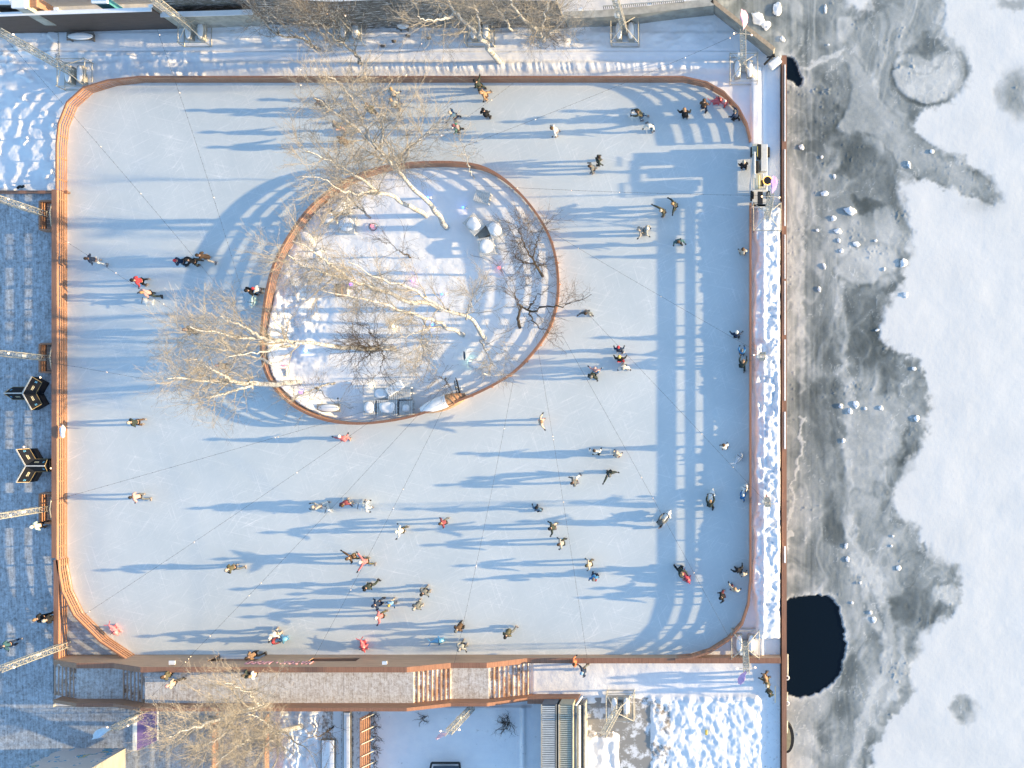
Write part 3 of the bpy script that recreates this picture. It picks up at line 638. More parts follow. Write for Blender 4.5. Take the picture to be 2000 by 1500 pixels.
def spawn(rg, P, R, m, t0, t1, Lf, ang, up, k, rfac, jit=.25, wander=.25):
    "children on every polyline of P; returns P', R'"
    N, kk, _ = P.shape
    t = t0+(t1-t0)*((np.arange(m)[None]+rg.random((N, m)))/m)
    f = t*(kk-1); i = np.clip(f.astype(int), 0, kk-2); u = (f-i)[..., None]; ar = np.arange(N)[:, None]
    base = P[ar, i]*(1-u)+P[ar, i+1]*u; tan = P[ar, i+1]-P[ar, i]; tan /= np.linalg.norm(tan, axis=2, keepdims=True)+1e-9
    r0 = (R[ar, i]*(1-u[..., 0])+R[ar, i+1]*u[..., 0])*rfac
    rv = rg.normal(size=(N, m, 3)); rv -= (rv*tan).sum(2, keepdims=True)*tan; rv /= np.linalg.norm(rv, axis=2, keepdims=True)+1e-9
    a = np.radians(ang)*(1+jit*rg.normal(size=(N, m, 1)))
    d0 = tan*np.cos(a)+rv*np.sin(a); d0[..., 2] += up; d0 /= np.linalg.norm(d0, axis=2, keepdims=True)
    L = (Lf(t) if callable(Lf) else Lf*np.ones_like(t))*(.7+.6*rg.random((N, m)))
    base = base.reshape(-1, 3); d0 = d0.reshape(-1, 3); L = L.reshape(-1, 1); M = len(base)
    out = np.empty((M, k, 3)); out[:, 0] = base; cur = d0.copy()
    for q in range(1, k):
        cur = cur+wander*rg.normal(size=(M, 3)); cur[:, 2] += .06; cur /= np.linalg.norm(cur, axis=1, keepdims=True)
        out[:, q] = out[:, q-1]+cur*L/(k-1)
    rr_ = r0.reshape(-1, 1)*np.linspace(1, .25, k)[None]
    return out, rr_
def tree(paths, r0, label, kind='birch', nb=24, Lb=2.6, t0=.4, seed=1, dens=(7, 7, 3), twl=(1.1, .55, .3), group=None, ang=48, forks=None, name=None, taper=.12):
    rg = np.random.default_rng(seed); bx = W(*paths[0][0])
    t = empty(name or ('birch_tree' if kind == 'birch' else 'bare_tree'), (bx.x, bx.y, 0), label, 'tree', group)
    mt, ml, mw = (M_BIRCH, M_LIMB, M_TWIG) if kind == 'birch' else (M_GREYB, M_GREYB, M_TWIGD) if kind == 'grey' else (M_BARK, M_BARK, M_TWIGD)
    TV = []; TF = []; n = 0; BV = []; BF = []; nb_ = 0; WV = []; WF = []; nw_ = 0
    tot = None
    for pi, path in enumerate(paths):
        A, L = smooth_path([tuple(W(*p)) for p in path], 22)
        A[1:-1] += rg.normal(size=(20, 3))*.05
        if pi == 0: A[0, 2] = -.1
        rs = r0*.82 if pi == 0 else r0*.42
        R = rs*(1-(1-taper)*np.linspace(0, 1, 22)**.8)
        v, f = tubes(A[None], R[None], 9); TV.append(v); TF.append(f+n); n += len(v)
        tt0 = t0 if pi == 0 else .12
        m = max(4, int(nb*(.8 if pi == 0 else .42)))
        LL = lambda t_, tt0=tt0: Lb*(1-.6*np.clip((t_-tt0)/(1-tt0), 0, 1))
        P1, R1 = spawn(rg, A[None], R[None], m, tt0, .99, LL, ang, .15, 9, .38, .3, .16)
        R1 = np.clip(R1, .011, .042)
        P2, R2 = spawn(rg, P1, R1, max(3, round(dens[0]*.8)), .18, .98, twl[0], 40, .05, 6, .6, .3, .16); R2 = np.clip(R2, .007, .018)
        P3, R3 = spawn(rg, P2, R2, max(3, round(dens[1]*1.0)), .12, 1, twl[1]*1.25, 34, .0, 4, .7, .35, .16); R3 = np.clip(R3, .004, .007)
        for P_, R_, s_ in ((P1, R1, 5), (P2, R2, 4)):
            v, f = tubes(P_, R_, s_); BV.append(v); BF.append(f+nb_); nb_ += len(v)
        v, f = tubes(P3, R3, 3); WV.append(v); WF.append(f+nw_); nw_ += len(v)
        if dens[2] == 3:
            P4, R4 = spawn(rg, P3, R3, 1, .3, .9, twl[2], 35, 0, 3, .8, .35, .2); R4 = np.clip(R4, .004, .006)
            v, f = tubes(P4, R4, 3); WV.append(v); WF.append(f+nw_); nw_ += len(v)
    npmesh('trunk', np.concatenate(TV), np.concatenate(TF), mt, t); npmesh('limbs', np.concatenate(BV), np.concatenate(BF), ml, t)
    npmesh('crown', np.concatenate(WV), np.concatenate(WF), mw, t, smooth=False)
    return t
tree([[(975,122,0),(945,82,3.5),(908,45,7.5),(888,20,11),(868,-12,14),(850,-45,17)], [(938,75,4.5),(935,40,9),(925,5,14)], [(890,28,9),(850,40,13),(815,32,16)]], .26, 'white birch with its foot in the ploughed ridge behind the north boards', nb=26, Lb=3.4, t0=.32, seed=3)
tree([[(1062,80,0),(1045,55,3),(1020,35,6),(1000,8,9),(985,-20,12)], [(1055,70,2),(1062,40,7),(1070,10,11),(1075,-20,14)], [(1058,75,1.5),(1090,50,6),(1115,25,10)]], .24, 'bushy spreading birch between the concrete wall and the ridge', nb=30, Lb=3.0, t0=.15, seed=4)
tree([[(1000,60,0),(985,35,4),(965,10,8),(950,-10,11)]], .12, 'thin birch partly hidden west of the bushy spreading one', nb=18, Lb=2.4, t0=.3, seed=14)
tree([[(872,445,0),(852,415,3),(815,375,6),(785,345,9),(762,315,11.5),(735,285,14),(715,265,15.5),(672,232,18),(640,210,20),(612,192,22)],
      [(722,272,15),(705,235,17),(690,205,19),(678,180,21),(655,158,22.5),(640,150,23)], [(742,292,13),(745,270,15),(747,240,17),(757,205,19)], [(770,325,11),(800,290,14),(830,265,16),(850,245,18)], [(778,335,10),(770,310,14),(765,275,17)]], .25,
     'tallest birch, leaning from the north end of the island over the ice', nb=30, Lb=4.2, t0=.45, seed=5, dens=(8, 8, 3))
tree([[(832,422,0),(800,405,3),(762,383,6.5),(735,373,9),(703,348,12),(665,325,15),(635,308,18),(600,295,20)], [(735,372,9),(700,378,12),(665,372,15),(630,350,18),(590,345,20)]], .23,
     'second birch beside the tallest one, leaning west over the island fence', nb=30, Lb=3.6, t0=.35, seed=6, dens=(8, 7, 3))
tree([[(722,425,0),(705,408,2),(690,392,3.5),(672,370,6),(650,345,8)], [(700,402,2.5),(683,410,4),(660,395,6)], [(712,415,1.5),(700,385,4),(688,350,7)]], .10,
     'small dark leaning tree beside the snow-heaped seats and red lamp', 'grey', nb=18, Lb=2.2, t0=.25, seed=7, dens=(6, 6, 2))
tree([[(947,662,0),(930,632,2.5),(908,619,4.5),(885,610,6),(862,601,7.5),(825,575,10.5),(800,562,12),(750,547,15),(712,530,17.5),(680,512,20)], [(910,620,4),(920,595,7),(935,570,9)]], .20,
     'slender birch forking low at the south-east of the island', nb=26, Lb=3.0, t0=.32, seed=8)
tree([[(905,655,0),(882,643,3),(850,628,6),(820,617,8.5),(782,605,11),(750,594,13),(712,583,15),(665,575,18),(630,568,20)], [(880,643,3),(840,640,6),(810,650,9),(780,660,12)]], .20,
     'birch leaning west from the pale stump near the pallet sign', nb=26, Lb=2.9, t0=.35, seed=9)
tree([[(862,604,0),(842,592,2),(800,590,4.5),(760,572,7.5),(717,558,10),(685,547,12.5),(625,532,16),(595,519,19),(562,498,22)], [(690,548,12),(650,520,15),(610,490,18),(570,470,21)]], .25,
     'thick white birch reaching from the island centre to its west fence', nb=30, Lb=3.8, t0=.4, seed=10, dens=(8, 8, 3))
tree([[(770,681,0),(730,682,2),(690,681,4),(650,678,6.5),(600,668,9),(550,665,12),(505,663,14.5),(455,655,17.5),(405,646,20.5),(370,638,23)], [(600,668,9),(545,680,13),(490,690,17),(440,700,20)], [(520,664,14),(470,635,18),(430,620,21)]], .25,
     'long snow-lined birch leaning flat over the west ice', nb=26, Lb=3.4, t0=.42, seed=11, dens=(7, 7, 3))
tree([[(585,748,0),(545,750,2.5),(500,750,5.5),(460,747,9),(410,745,13),(365,742,17),(325,740,20)], [(500,750,6),(455,765,11),(410,775,15)], [(460,747,10),(410,720,15),(370,700,18)]], .27,
     'stout white birch rooted by the island fence, leaning west', nb=25, Lb=3.3, t0=.3, seed=12, dens=(7, 6, 3))
tree([[(536,707,0),(500,700,2.5),(450,686,6.5),(405,678,10),(370,665,13),(340,660,16)]], .13, 'thin birch crossing the island fence below the long leaning one', nb=22, Lb=2.6, t0=.3, seed=13)
tree([[(654,748,0),(625,755,2.2),(590,769,4.5),(560,788,7)], [(625,755,2.2),(612,775,3.5),(600,800,4.5)], [(615,758,2.5),(640,775,3.5),(665,800,4.5)]], .10, 'small bare tree with a snow-lined trunk near the violet lamp', 'grey', nb=10, Lb=1.9, t0=.3, seed=15, dens=(5, 5, 0))
tree([[(748,679,0),(728,680,2),(705,676,4),(685,672,6)], [(745,680,1),(748,702,3),(738,735,5)], [(742,680,1.5),(710,700,4),(680,735,6)], [(740,676,2),(728,655,4),(712,632,6.5)]], .12, 'dense dark bushy tree in the middle of the island', 'dark', nb=22, Lb=2.6, t0=.15, seed=16, dens=(7, 6, 2))
tree([[(833,668,0),(828,680,2),(818,700,4.5),(812,725,6.5)], [(830,672,1.5),(800,690,4),(775,715,6)], [(832,670,1),(845,700,4),(850,735,6)]], .10, 'small tan bushy tree south-east of the island centre', 'birch', nb=16, Lb=1.9, t0=.2, seed=17, dens=(6, 5, 2))
tree([[(938,664,0),(945,680,2),(960,705,4),(968,725,5.5)], [(940,666,1),(975,680,3.5),(1000,700,5)]], .09, 'small spreading tree above the pallet sign', 'birch', nb=14, Lb=1.8, t0=.2, seed=18, dens=(6, 5, 2))
tree([[(1060,540,0),(1045,515,2),(1032,492,3.5),(1018,462,5.5),(1010,440,7)], [(1040,505,2.5),(1050,470,5),(1060,445,7)], [(1048,518,1.5),(1020,510,3),(1000,490,5)]], .13, 'dark bushy tree by the north-east bend of the island fence', 'dark', nb=24, Lb=2.3, t0=.15, seed=19, dens=(7, 6, 2))
tree([[(1015,640,0),(1012,618,2),(1020,600,3.2),(1035,607,4),(1055,600,5),(1085,598,6.5),(1120,590,8.5),(1155,575,10)], [(1018,602,3),(1008,580,5),(1003,555,7)], [(1035,607,4),(1045,632,5.5),(1075,650,7),(1100,660,8)], [(1030,605,3.8),(1050,580,6),(1075,560,8)]], .14,
     'dark crooked tree whose branches reach over the east island fence', 'dark', nb=12, Lb=2.3, t0=.2, seed=20, dens=(6, 5, 2))
tree([[(925,350,0),(914,322,2.5),(908,298,4.5),(903,275,6.5)]], .07, 'small young birch against the north island fence', nb=12, Lb=1.7, t0=.4, seed=21, dens=(5, 4, 0))
tree([[(803,502,0),(788,495,1.5),(770,482,3),(748,470,4.5)]], .07, 'small leaning dark sapling in the middle of the open island snow', 'dark', nb=10, Lb=1.5, t0=.3, seed=22, dens=(5, 4, 1))
tree([[(868,738,0),(875,750,1),(882,762,2)], [(868,740,.3),(855,735,1.2),(845,738,2)]], .05, 'knotty low tree behind the boat-shaped shelter', 'dark', nb=8, Lb=1.2, t0=.2, seed=24, dens=(4, 3, 0))
tree([[(624,97,0),(608,88,1.5),(592,78,3),(580,72,4),(545,70,6),(520,50,8),(495,22,11)], [(612,90,1),(592,62,4),(580,42,7),(568,20,10),(548,0,13)], [(545,68,6),(540,55,8),(515,30,10)]], .17, 'crooked forked tree with bare snow-lined limbs at the north wall', 'grey', nb=14, Lb=2.6, t0=.3, seed=25, dens=(6, 5, 2))
tree([[(708,124,0),(692,105,2.5),(675,88,5),(655,78,7),(635,58,10),(615,38,13)], [(704,118,1),(693,95,3.5),(688,62,7),(672,30,10),(660,8,13)], [(672,85,5),(655,55,9),(645,25,13)]], .15, 'forked tree with a pale trunk just north of the ploughed ridge', 'grey', nb=24, Lb=2.6, t0=.4, seed=26, dens=(7, 6, 2))
tree([[(640,80,0),(625,60,3),(605,35,7),(590,5,11)]], .12, 'slim grey tree behind the two forked ones near the wall', 'birch', nb=22, Lb=2.4, t0=.3, seed=27, dens=(7, 5, 2))
tree([[(545,1372,0),(505,1380,4),(460,1395,8),(420,1408,12),(370,1425,16),(330,1440,19)], [(505,1380,4),(480,1350,9),(440,1335,13)], [(460,1395,8),(440,1430,12),(400,1460,16)]], .28, 'big tan-twigged birch overhanging the walkway from the south', nb=34, Lb=3.9, t0=.22, seed=28, dens=(9, 8, 3))
tree([[(590,1420,0),(545,1428,4),(500,1437,8),(460,1462,12),(420,1495,16)], [(545,1428,4),(520,1455,8),(500,1490,12)], [(540,1430,4),(510,1405,9),(485,1395,13)]], .26, 'second big birch south of the walkway at the lower edge', nb=34, Lb=3.6, t0=.18, seed=29, dens=(9, 8, 3))
tree([[(650,1420,0),(630,1435,2),(600,1440,4)], [(640,1425,1),(650,1455,3),(640,1485,5)]], .08, 'small bare sapling over the bright snow heap south of the walkway', 'dark', nb=10, Lb=2.0, t0=.2, seed=30, dens=(5, 4, 0))
# ================================================================ lattice masts
def mast(bx, by, tx, ty, zt, label, flag=None, frame=True, w_=.34, extra=None):
    a = W(bx, by, 0); b = W(tx, ty, zt); t = empty('lattice_mast', (a.x, a.y, 0), label, 'mast')
    ax = (b-a).normalized(); u = ax.cross(Vector((0, 1, 0))).normalized(); v = ax.cross(u)
    corners = [u*sx*w_/2+v*sy*w_/2 for sx, sy in ((-1,-1),(1,-1),(1,1),(-1,1))]
    m = MB()
    for c in corners: m.tube(a+c, b+c, .028, n=6)
    m.build('chords', M_STEEL, t)
    m = MB(); L = (b-a).length; n = int(L/.42)
    for i in range(n):
        p, q = a+ax*L*i/n, a+ax*L*(i+1)/n
        for k in range(4):
            c1, c2 = corners[k], corners[(k+1)%4]; m.bar(p+c1, p+c2, .022); m.bar(p+(c1 if (i+k) % 2 else c2), q+(c2 if (i+k) % 2 else c1), .02)
    m.build('lattice', M_STEEL, t)
    if frame:
        m = MB(); s_ = .95; h = .9
        for z in (.1, h):
            for k in range(4):
                c = [(-s_,-s_),(s_,-s_),(s_,s_),(-s_,s_)]; p, q = c[k], c[(k+1)%4]; m.tube((a.x+p[0], a.y+p[1], z), (a.x+q[0], a.y+q[1], z), .032, n=6)
        for p in ((-s_,-s_),(s_,-s_),(s_,s_),(-s_,s_)): m.tube((a.x+p[0], a.y+p[1], -.05), (a.x+p[0], a.y+p[1], h+.15), .035, n=6); 
        for p in ((-s_,-s_),(s_,-s_),(s_,s_),(-s_,s_)): m.tube((a.x+p[0], a.y+p[1], h), tuple(a+ax*1.9), .028, n=6)
        m.build('base_frame', M_STEEL, t)
        for k, dx in enumerate((-.42, .42)):
            m = MB(); m.box((a.x+dx, a.y, .3), (.42, 1.2, .6)); m.build('ballast_block', M_CONC2, t, bevel=.03)
            m = MB(); m.ell((a.x+dx, a.y, .6), (.22, .6, .1), 12, 6); m.build('snow_cap', M_CLEAN, t, smooth=True)
    # two lamps on a small crossarm near the top
    top = a+ax*(L-.5); m = MB(); m.bar(top-u*.55, top+u*.55+ax*.3, .03); m.build('crossarm', M_STEEL, t)
    for s_ in (-1, 1):
        q = top+u*.55*s_+(ax*.3 if s_ > 0 else Vector((0, 0, 0))); m = MB(); m.ell(q+Vector((0, 0, -.05)), (.055, .055, .07), 8, 6); m.build('lamp', emat('warm_bulb', (1, .62, .35), 1.6), t, smooth=True)
    m = MB(); q = a+ax*L*.45; m.box(q+u*.22, (.3, .18, .4), M=None); m.build('junction_box', M_WHITEP, t, bevel=.02)
    if flag:
        fx, fy, fz, cols, w2, h2, dx, dy = flag; h2 *= .62
        p = b; f = empty('flag', (p.x, p.y, p.z), fx, 'flag'); m = MB(); m.tube(p, p+Vector((0, 0, h2+.25)), .018, n=6); m.build('pole', M_STEEL, f)
        vs = []; fs = []; nn = 8
        for i in range(nn+1):
            for j in range(5):
                s_ = i/nn; wv = .10*math.sin(s_*7+j)*s_
                if fz == 'tri': hh = (j/4-.5)*(h2)*(1-s_)+h2*.5
                else: hh = j/4*h2
                vs.append(p+Vector((dx*s_*w2-dy*(wv+(hh-h2)*.7*min(1, s_*3)), dy*s_*w2+dx*(wv+(hh-h2)*.7*min(1, s_*3)), .2+hh*(1-.5*min(1, s_*3))-.25*s_*h2)))
        for i in range(nn):
            for j in range(4): fs.append((i*5+j, (i+1)*5+j, (i+1)*5+j+1, i*5+j+1))
        m = MB(); m.add(vs, fs); o = m.build('cloth', plain('flag_'+fy, cols, .8, .12), f, smooth=True)
        o.modifiers.new('t', 'SOLIDIFY').thickness = .012
    return b
tops = {}
tops['nw'] = mast(155,150,-4,60,7.6, 'lattice mast in the north-west corner, leaning out of frame', ('purple flag on the north-west mast at the photo edge', 'purple', 'rect', (.28,.2,.55), 1.3, .9, -.3, -.95))
tops['n1'] = mast(388,66,276,-22,8.0, 'lattice mast at the north wall, west of the crooked trees')
tops['n4'] = mast(1222,66,1197,-18,7.8, 'lattice mast standing before the concrete wall in the north')
tops['ne'] = mast(1452,140,1451,62,7.5, 'lattice mast in the north-east corner carrying a pink flag', ('pink flag flying from the north-east mast', 'pink', 'rect', (.72,.38,.50), 1.3, .9, -.15, .98))
tops['w1'] = mast(93,420,-12,385,5.8, 'northernmost lattice mast of the three in the west deck bays', frame=False)
tops['w2'] = mast(97,700,-12,689,6.2, 'middle lattice mast of the three in the west deck bays', frame=False)
tops['w3'] = mast(93,993,-8,1009,5.8, 'southernmost lattice mast of the three in the west deck bays', frame=False)
tops['sw'] = mast(138,1256,-2,1308,7.6, 'lattice mast on the triangular south-west corner deck', ('pale pink flag on the south-west mast at the photo edge', 'palepink', 'rect', (.75,.55,.58), 1.2, .8, -.5, -.85), frame=False)
tops['s1'] = mast(300,1386,224,1422,5.8, 'short lattice mast south of the walkway near its west end', ('pale blue cloth flag on the mast beside the violet panel', 'paleblue', 'rect', (.50,.62,.75), 1.4, .95, -.85, -.5), frame=False)
tops['s2'] = mast(922,1382,876,1430,6.6, 'lattice mast south of the walkway carrying a small pink pennant', ('small triangular pink pennant above the shaded garden', 'pennant', 'tri', (.78,.50,.55), .9, .9, -.7, -.55), frame=False)
tops['se'] = mast(1455,1253,1458,1308,8.0, 'lattice mast in the south-east corner above the boarded parapet', ('narrow violet and pink flag on the south-east mast', 'violet', 'rect', (.55,.35,.60), 1.0, .7, -.3, -.9))
tops['s3'] = mast(1213,1374,1178,1436,6.2, 'lattice mast in the concrete pit south-east of the steps', frame=True)
tops['e1'] = mast(1497,428,1506,382,7.6, 'lattice mast on the snowy east bank beside the machine', ('purple flag on the east bank mast over the machine', 'purple2', 'rect', (.30,.22,.48), 1.2, .8, .0, .98))
tops['n2'] = mast(688,64,652,24,3.6, 'short lattice mast in a railed frame behind the forked trees')
tops['n3'] = mast(940,66,915,35,3.4, 'short lattice mast in a railed frame behind the ridge birch')
tops['e2'] = mast(1488,700,1490,693,6.5, 'lattice mast half way along the snowy east bank', frame=False)
tops['e3'] = mast(1497,975,1500,985,6.5, 'lattice mast in the southern part of the snowy east bank', frame=False)
# deck bays round the west masts
for (y0_, y1_, lb) in ((392,449,'northern'), (671,727,'middle'), (964,1022,'southern')):
    t = empty('mast_bay', (*G(90,(y0_+y1_)/2).xy, .15), '%s wooden bay frame round a west mast, open towards the parapet' % lb, 'wooden frame')
    xa_, xb_ = W(77,0,.8).x, W(105,0,.8).x; ya_, yb_ = W(0,y0_,.8).y, W(0,y1_,.8).y
    q = MB(); q.box((xa_, (ya_+yb_)/2, .48), (.12, ya_-yb_, .66)); q.build('side_board', M_WOODX, t)
    for yy in (ya_, yb_): q = MB(); q.box(((xa_+xb_)/2+.06, yy, .48), (xb_-xa_, .12, .66)); q.build('side_board', M_WOODX, t)
    q = MB(); q.box(((xa_+xb_)/2+.06, (ya_+yb_)/2, .20), (xb_-xa_-.14, ya_-yb_-.14, .08)); q.build('grate', M_CONC, t)
    q = MB()
    for k in range(6):
        yy = yb_+(ya_-yb_)*(k+.7)/6.6; q.bar((xa_+.15, yy, .27), (xb_, yy, .27), .05)
    q.tube((xb_-.1, yb_+.25, .9), (W(78,0,1.8).x+.6, (ya_+yb_)/2, 1.7), .03, n=6); q.tube((xb_-.1, ya_-.25, .9), (W(78,0,1.8).x+.6, (ya_+yb_)/2, 1.7), .03, n=6)
    q.build('stays', M_STEEL, t)
# ================================================================ string lights
M_WIRE = plain('black_cable', (.03,.035,.045), .6); 
def string(p, q, label, sag=.5, lit=(), name='string_light'):
    p = Vector(p); q = Vector(q); n = 24; L = (q-p).length; t = empty(name, p, label, 'string lights')
    pts = [p.lerp(q, i/n)-Vector((0, 0, sag*4*(i/n)*(1-i/n))) for i in range(n+1)]
    m = MB()
    for a, b in zip(pts, pts[1:]): m.tube(a, b, .0065, n=4)
    k = int(L/.42)
    def at(s_): f = s_*n; i = min(int(f), n-1); return pts[i].lerp(pts[i+1], f-i)
    for i in range(1, k): c = at(i/k); m.ell(c-Vector((0, 0, .03)), (.020, .020, .034), 5, 4)
    m.build('cable', M_WIRE, t)
    rr_ = random.Random(int(p.x*7+q.y*13)); 
    for s_ in (lit or [rr_.random() for _ in range(3)]):
        m = MB(); m.ell(at(s_)-Vector((0, 0, .1)), (.024, .024, .03), 6, 5); m.build('bulb', emat('string_bulb', (1, .70, .45), .9), t, smooth=True)
def isp(px_, py_, z): return W(px_, py_, z)
string(tops['nw'], isp(500,650,9), 'string of bulbs from the north-west mast to the long leaning birch')
string(W(307,58,7.5), isp(478,588,7), 'string of bulbs from the north wall to the west side of the island', .3)
string(tops['w1'], isp(420,662,8), 'string of bulbs from the northern bay mast to the island')
string(tops['w2'], isp(500,780,7), 'string of bulbs from the middle bay mast to the stout birch')
string(tops['w3'], isp(735,797,6), 'string of bulbs from the southern bay mast towards the snow-heaped tables')
string(W(165,1200,4), isp(735,815,5), 'long string of bulbs from the south-west curve to the island')
string(W(368,1285,3.4), isp(858,765,5), 'string of bulbs from the walkway west end to the boat-shaped shelter')
string(W(268,1388,5), W(372,1282,5), 'short string of bulbs over the west end of the walkway', .1)
string(W(610,1290,3.4), isp(888,752,5), 'string of bulbs from the serving hatch to the boat-shaped shelter')
string(W(885,1305,3.4), isp(1003,740,5), 'string of bulbs from the stair head to the south-east island fence')
string(W(1147,1290,2), isp(1040,620,6), 'string of bulbs from the low parapet to the crooked tree')
string(tops['se'], isp(1095,650,7), 'string of bulbs from the south-east mast to the crooked tree')
string(tops['e3'], isp(1150,615,7), 'string of bulbs from the southern east bank mast to the crooked tree')
string(tops['e2'], isp(1040,432,6), 'string of bulbs from the middle east bank to the dark bushy tree')
string(tops['e1'], isp(925,362,6), 'string of bulbs from the mast by the machine to the young birch')
string(tops['ne'], isp(862,302,12), 'string of bulbs from the north-east mast to the tallest birch')
string(W(1020,148,6), isp(848,272,13), 'short string of bulbs over the north boards to the tallest birch', .2)
string(W(825,78,6), isp(738,235,14), 'string of bulbs from the ridge birch to the tallest birch', .3)
string(W(581,8,8), isp(583,292,12), 'string of bulbs running straight south from the crooked forked tree', .3)
# ================================================================ walls round the site
def wall(name, pts, h, th, mat, label, cap=None, capmat=None, z0=-.3, side=1, post=0, postmat=None, ledges=()):
    "pts: photo pixels of the foot on the near side"
    P = [tuple(G(*p).xy) for p in pts]; t = empty(name, (*P[0], 0), label, 'wall')
    m = MB(); m.add(*ring_band(P, z0, h, th, False, side)); m.build('face', mat, t)
    if cap:
        m = MB(); q = [tuple(Vector(p)) for p in P]; m.add(*ring_band(q, h+.003, h+.07, th+cap, False, side)); m.build('cap', capmat or M_CLEAN, t)
    for lz in ledges:
        m = MB(); m.add(*ring_band(P, lz, lz+.05, -.07, False, side)); m.build('snow_ledge', M_CLEAN, t)
    if post:
        for p, d_ in along(P, post, False):
            n_ = Vector((d_.y, -d_.x))*side*-1; q = p+n_*.08; m = MB(); m.box((q.x, q.y, h/2+.02), (.26, .16, h+.1), math.atan2(d_.y, d_.x)); m.build('buttress', postmat or M_WOODX, t)
            m = MB(); m.box((q.x, q.y, h+.11), (.28, .18, .06), math.atan2(d_.y, d_.x)); m.build('snow_cap', M_CLEAN, t)
    return t
M_BROWNW = woodmat('weathered_sheet', (.115,.085,.07), 0, .3, .0); M_STONE = plain('grey_stone', (.14,.13,.12), .9, .4, 1.6)
def stonemat():
    N = NT('snow_dusted_stone', .85, .2); p = N.pos(); n = N.noise(p, 2.2, 6, .7)
    c = N.ramp(n, [(.3, (.08,.075,.07)), (.7, (.19,.18,.165))]); s_ = N.noise(N.pos((1.2, 5, 14)), 1.3, 5, .7)
    N.col(N.mix(N.ramp(s_, [(.56, (0,0,0)), (.61, (1,1,1))]), c, (.75,.77,.8))); return N.m
M_DUST = stonemat()
wall('retaining_wall', [(-90,68),(130,60),(350,53)], 3.3, .12, M_BROWNW, 'tall brown sheet wall along the snowy north-west, with seams and snow ledges', .14, M_CLEAN, post=6.3, postmat=M_CONC, ledges=(2.3, 2.85))
wall('concrete_wall', [(350.5,50),(395,49),(470,47),(525,45)], 2.3, .2, M_CONC2, 'pale concrete slab wall between the brown wall and the crooked trees', .15)
wall('stone_embankment', [(351,33),(526,29)], 4.8, .15, M_DUST, 'dark upper stone tier behind the pale concrete slab wall', .1, M_CLEAN)
wall('stone_embankment', [(526,42),(700,52),(800,48),(1108,50)], 4.9, .2, M_DUST, 'dark stone embankment with streaks of snow behind the northern trees', .1, M_CLEAN, ledges=(2.4, 3.3))
wall('concrete_parapet', [(1109,45),(1182,42),(1262,35),(1327,27),(1393,20)], 1.9, .35, M_CONC, 'weathered concrete parapet with buttresses in the north', .12, M_CONC2, post=2.35, postmat=M_CONC2)
wall('concrete_parapet', [(1393,20),(1511,113)], 1.9, .18, M_CONC, 'diagonal parapet with a tan top running to the east quay', .10, plain('tan_coping', (.42,.32,.22), .7, .2))
# upper terraces north of the walls
slab('upper_terrace', [(-80, G(0,52).y+.3), (G(1380,0).x, G(0,16).y+1.6), (G(1380,0).x, 45), (-80, 45)], -.3, 1.3, M_CLEAN)
rr = random.Random(9)
for i, (x_, y_, sx, sy, sz, mt, lb) in enumerate(((-4,0,45,14,2.6,M_STONE,'dark snow-topped hut at the far north-west edge'), (38,4,22,20,3.3,M_CONC2,'small white-roofed kiosk above the brown wall'), (66,3,12,18,2.8,M_WOODX,'narrow brown timber shed above the brown wall'), (196,0,26,10,2.4,plain('teal_panel', (.06,.25,.30), .6, .1),'teal panelled booth above the brown wall'))):
    t = empty('kiosk', W(x_, y_, 1.3), lb, 'kiosk'); p = W(x_, y_, sz+1); k = CAMH/FPX
    q = MB(); q.box((p.x, p.y, (1.3+sz+1)/2), (sx*k, sy*k, sz-.3)); q.build('walls', mt, t)
    q = MB(); q.box((p.x, p.y, sz+1.05), (sx*k+.16, sy*k+.16, .18)); q.build('snowy_roof', M_CLEAN if i != 2 else M_WOODX, t, bevel=.05)
# railing with a blue sheet along the upper terrace
t = empty('terrace_railing', W(1240, 8, 2.2), 'long blue-shaded picket railing above the concrete parapet', 'railing')
a = W(1178, 12, 2.3); b = W(1335, 0, 2.3); m = MB(); n = 40
m.bar(a, b, .06); m.bar(a-Vector((0, 0, .8)), b-Vector((0, 0, .8)), .06); m.build('rails', M_STEEL, t)
m = MB()
for i in range(n+1): p = a.lerp(b, i/n); m.bar(p, p-Vector((0, 0, .95)), .03)
m.build('pickets', M_BLACK, t)
t = empty('terrace_railing', W(700, 8, 2.2), 'thin dark railing above the stone embankment', 'railing')
a = W(520, 4, 3.2); b = W(880, 12, 3.2); m = MB(); m.bar(a, b, .05); m.bar(a-Vector((0, 0, .45)), b-Vector((0, 0, .45)), .04)
for i in range(61): p = a.lerp(b, i/60); m.bar(p, p-Vector((0, 0, .95)), .03)
m.build('pickets', M_BLACK, t)
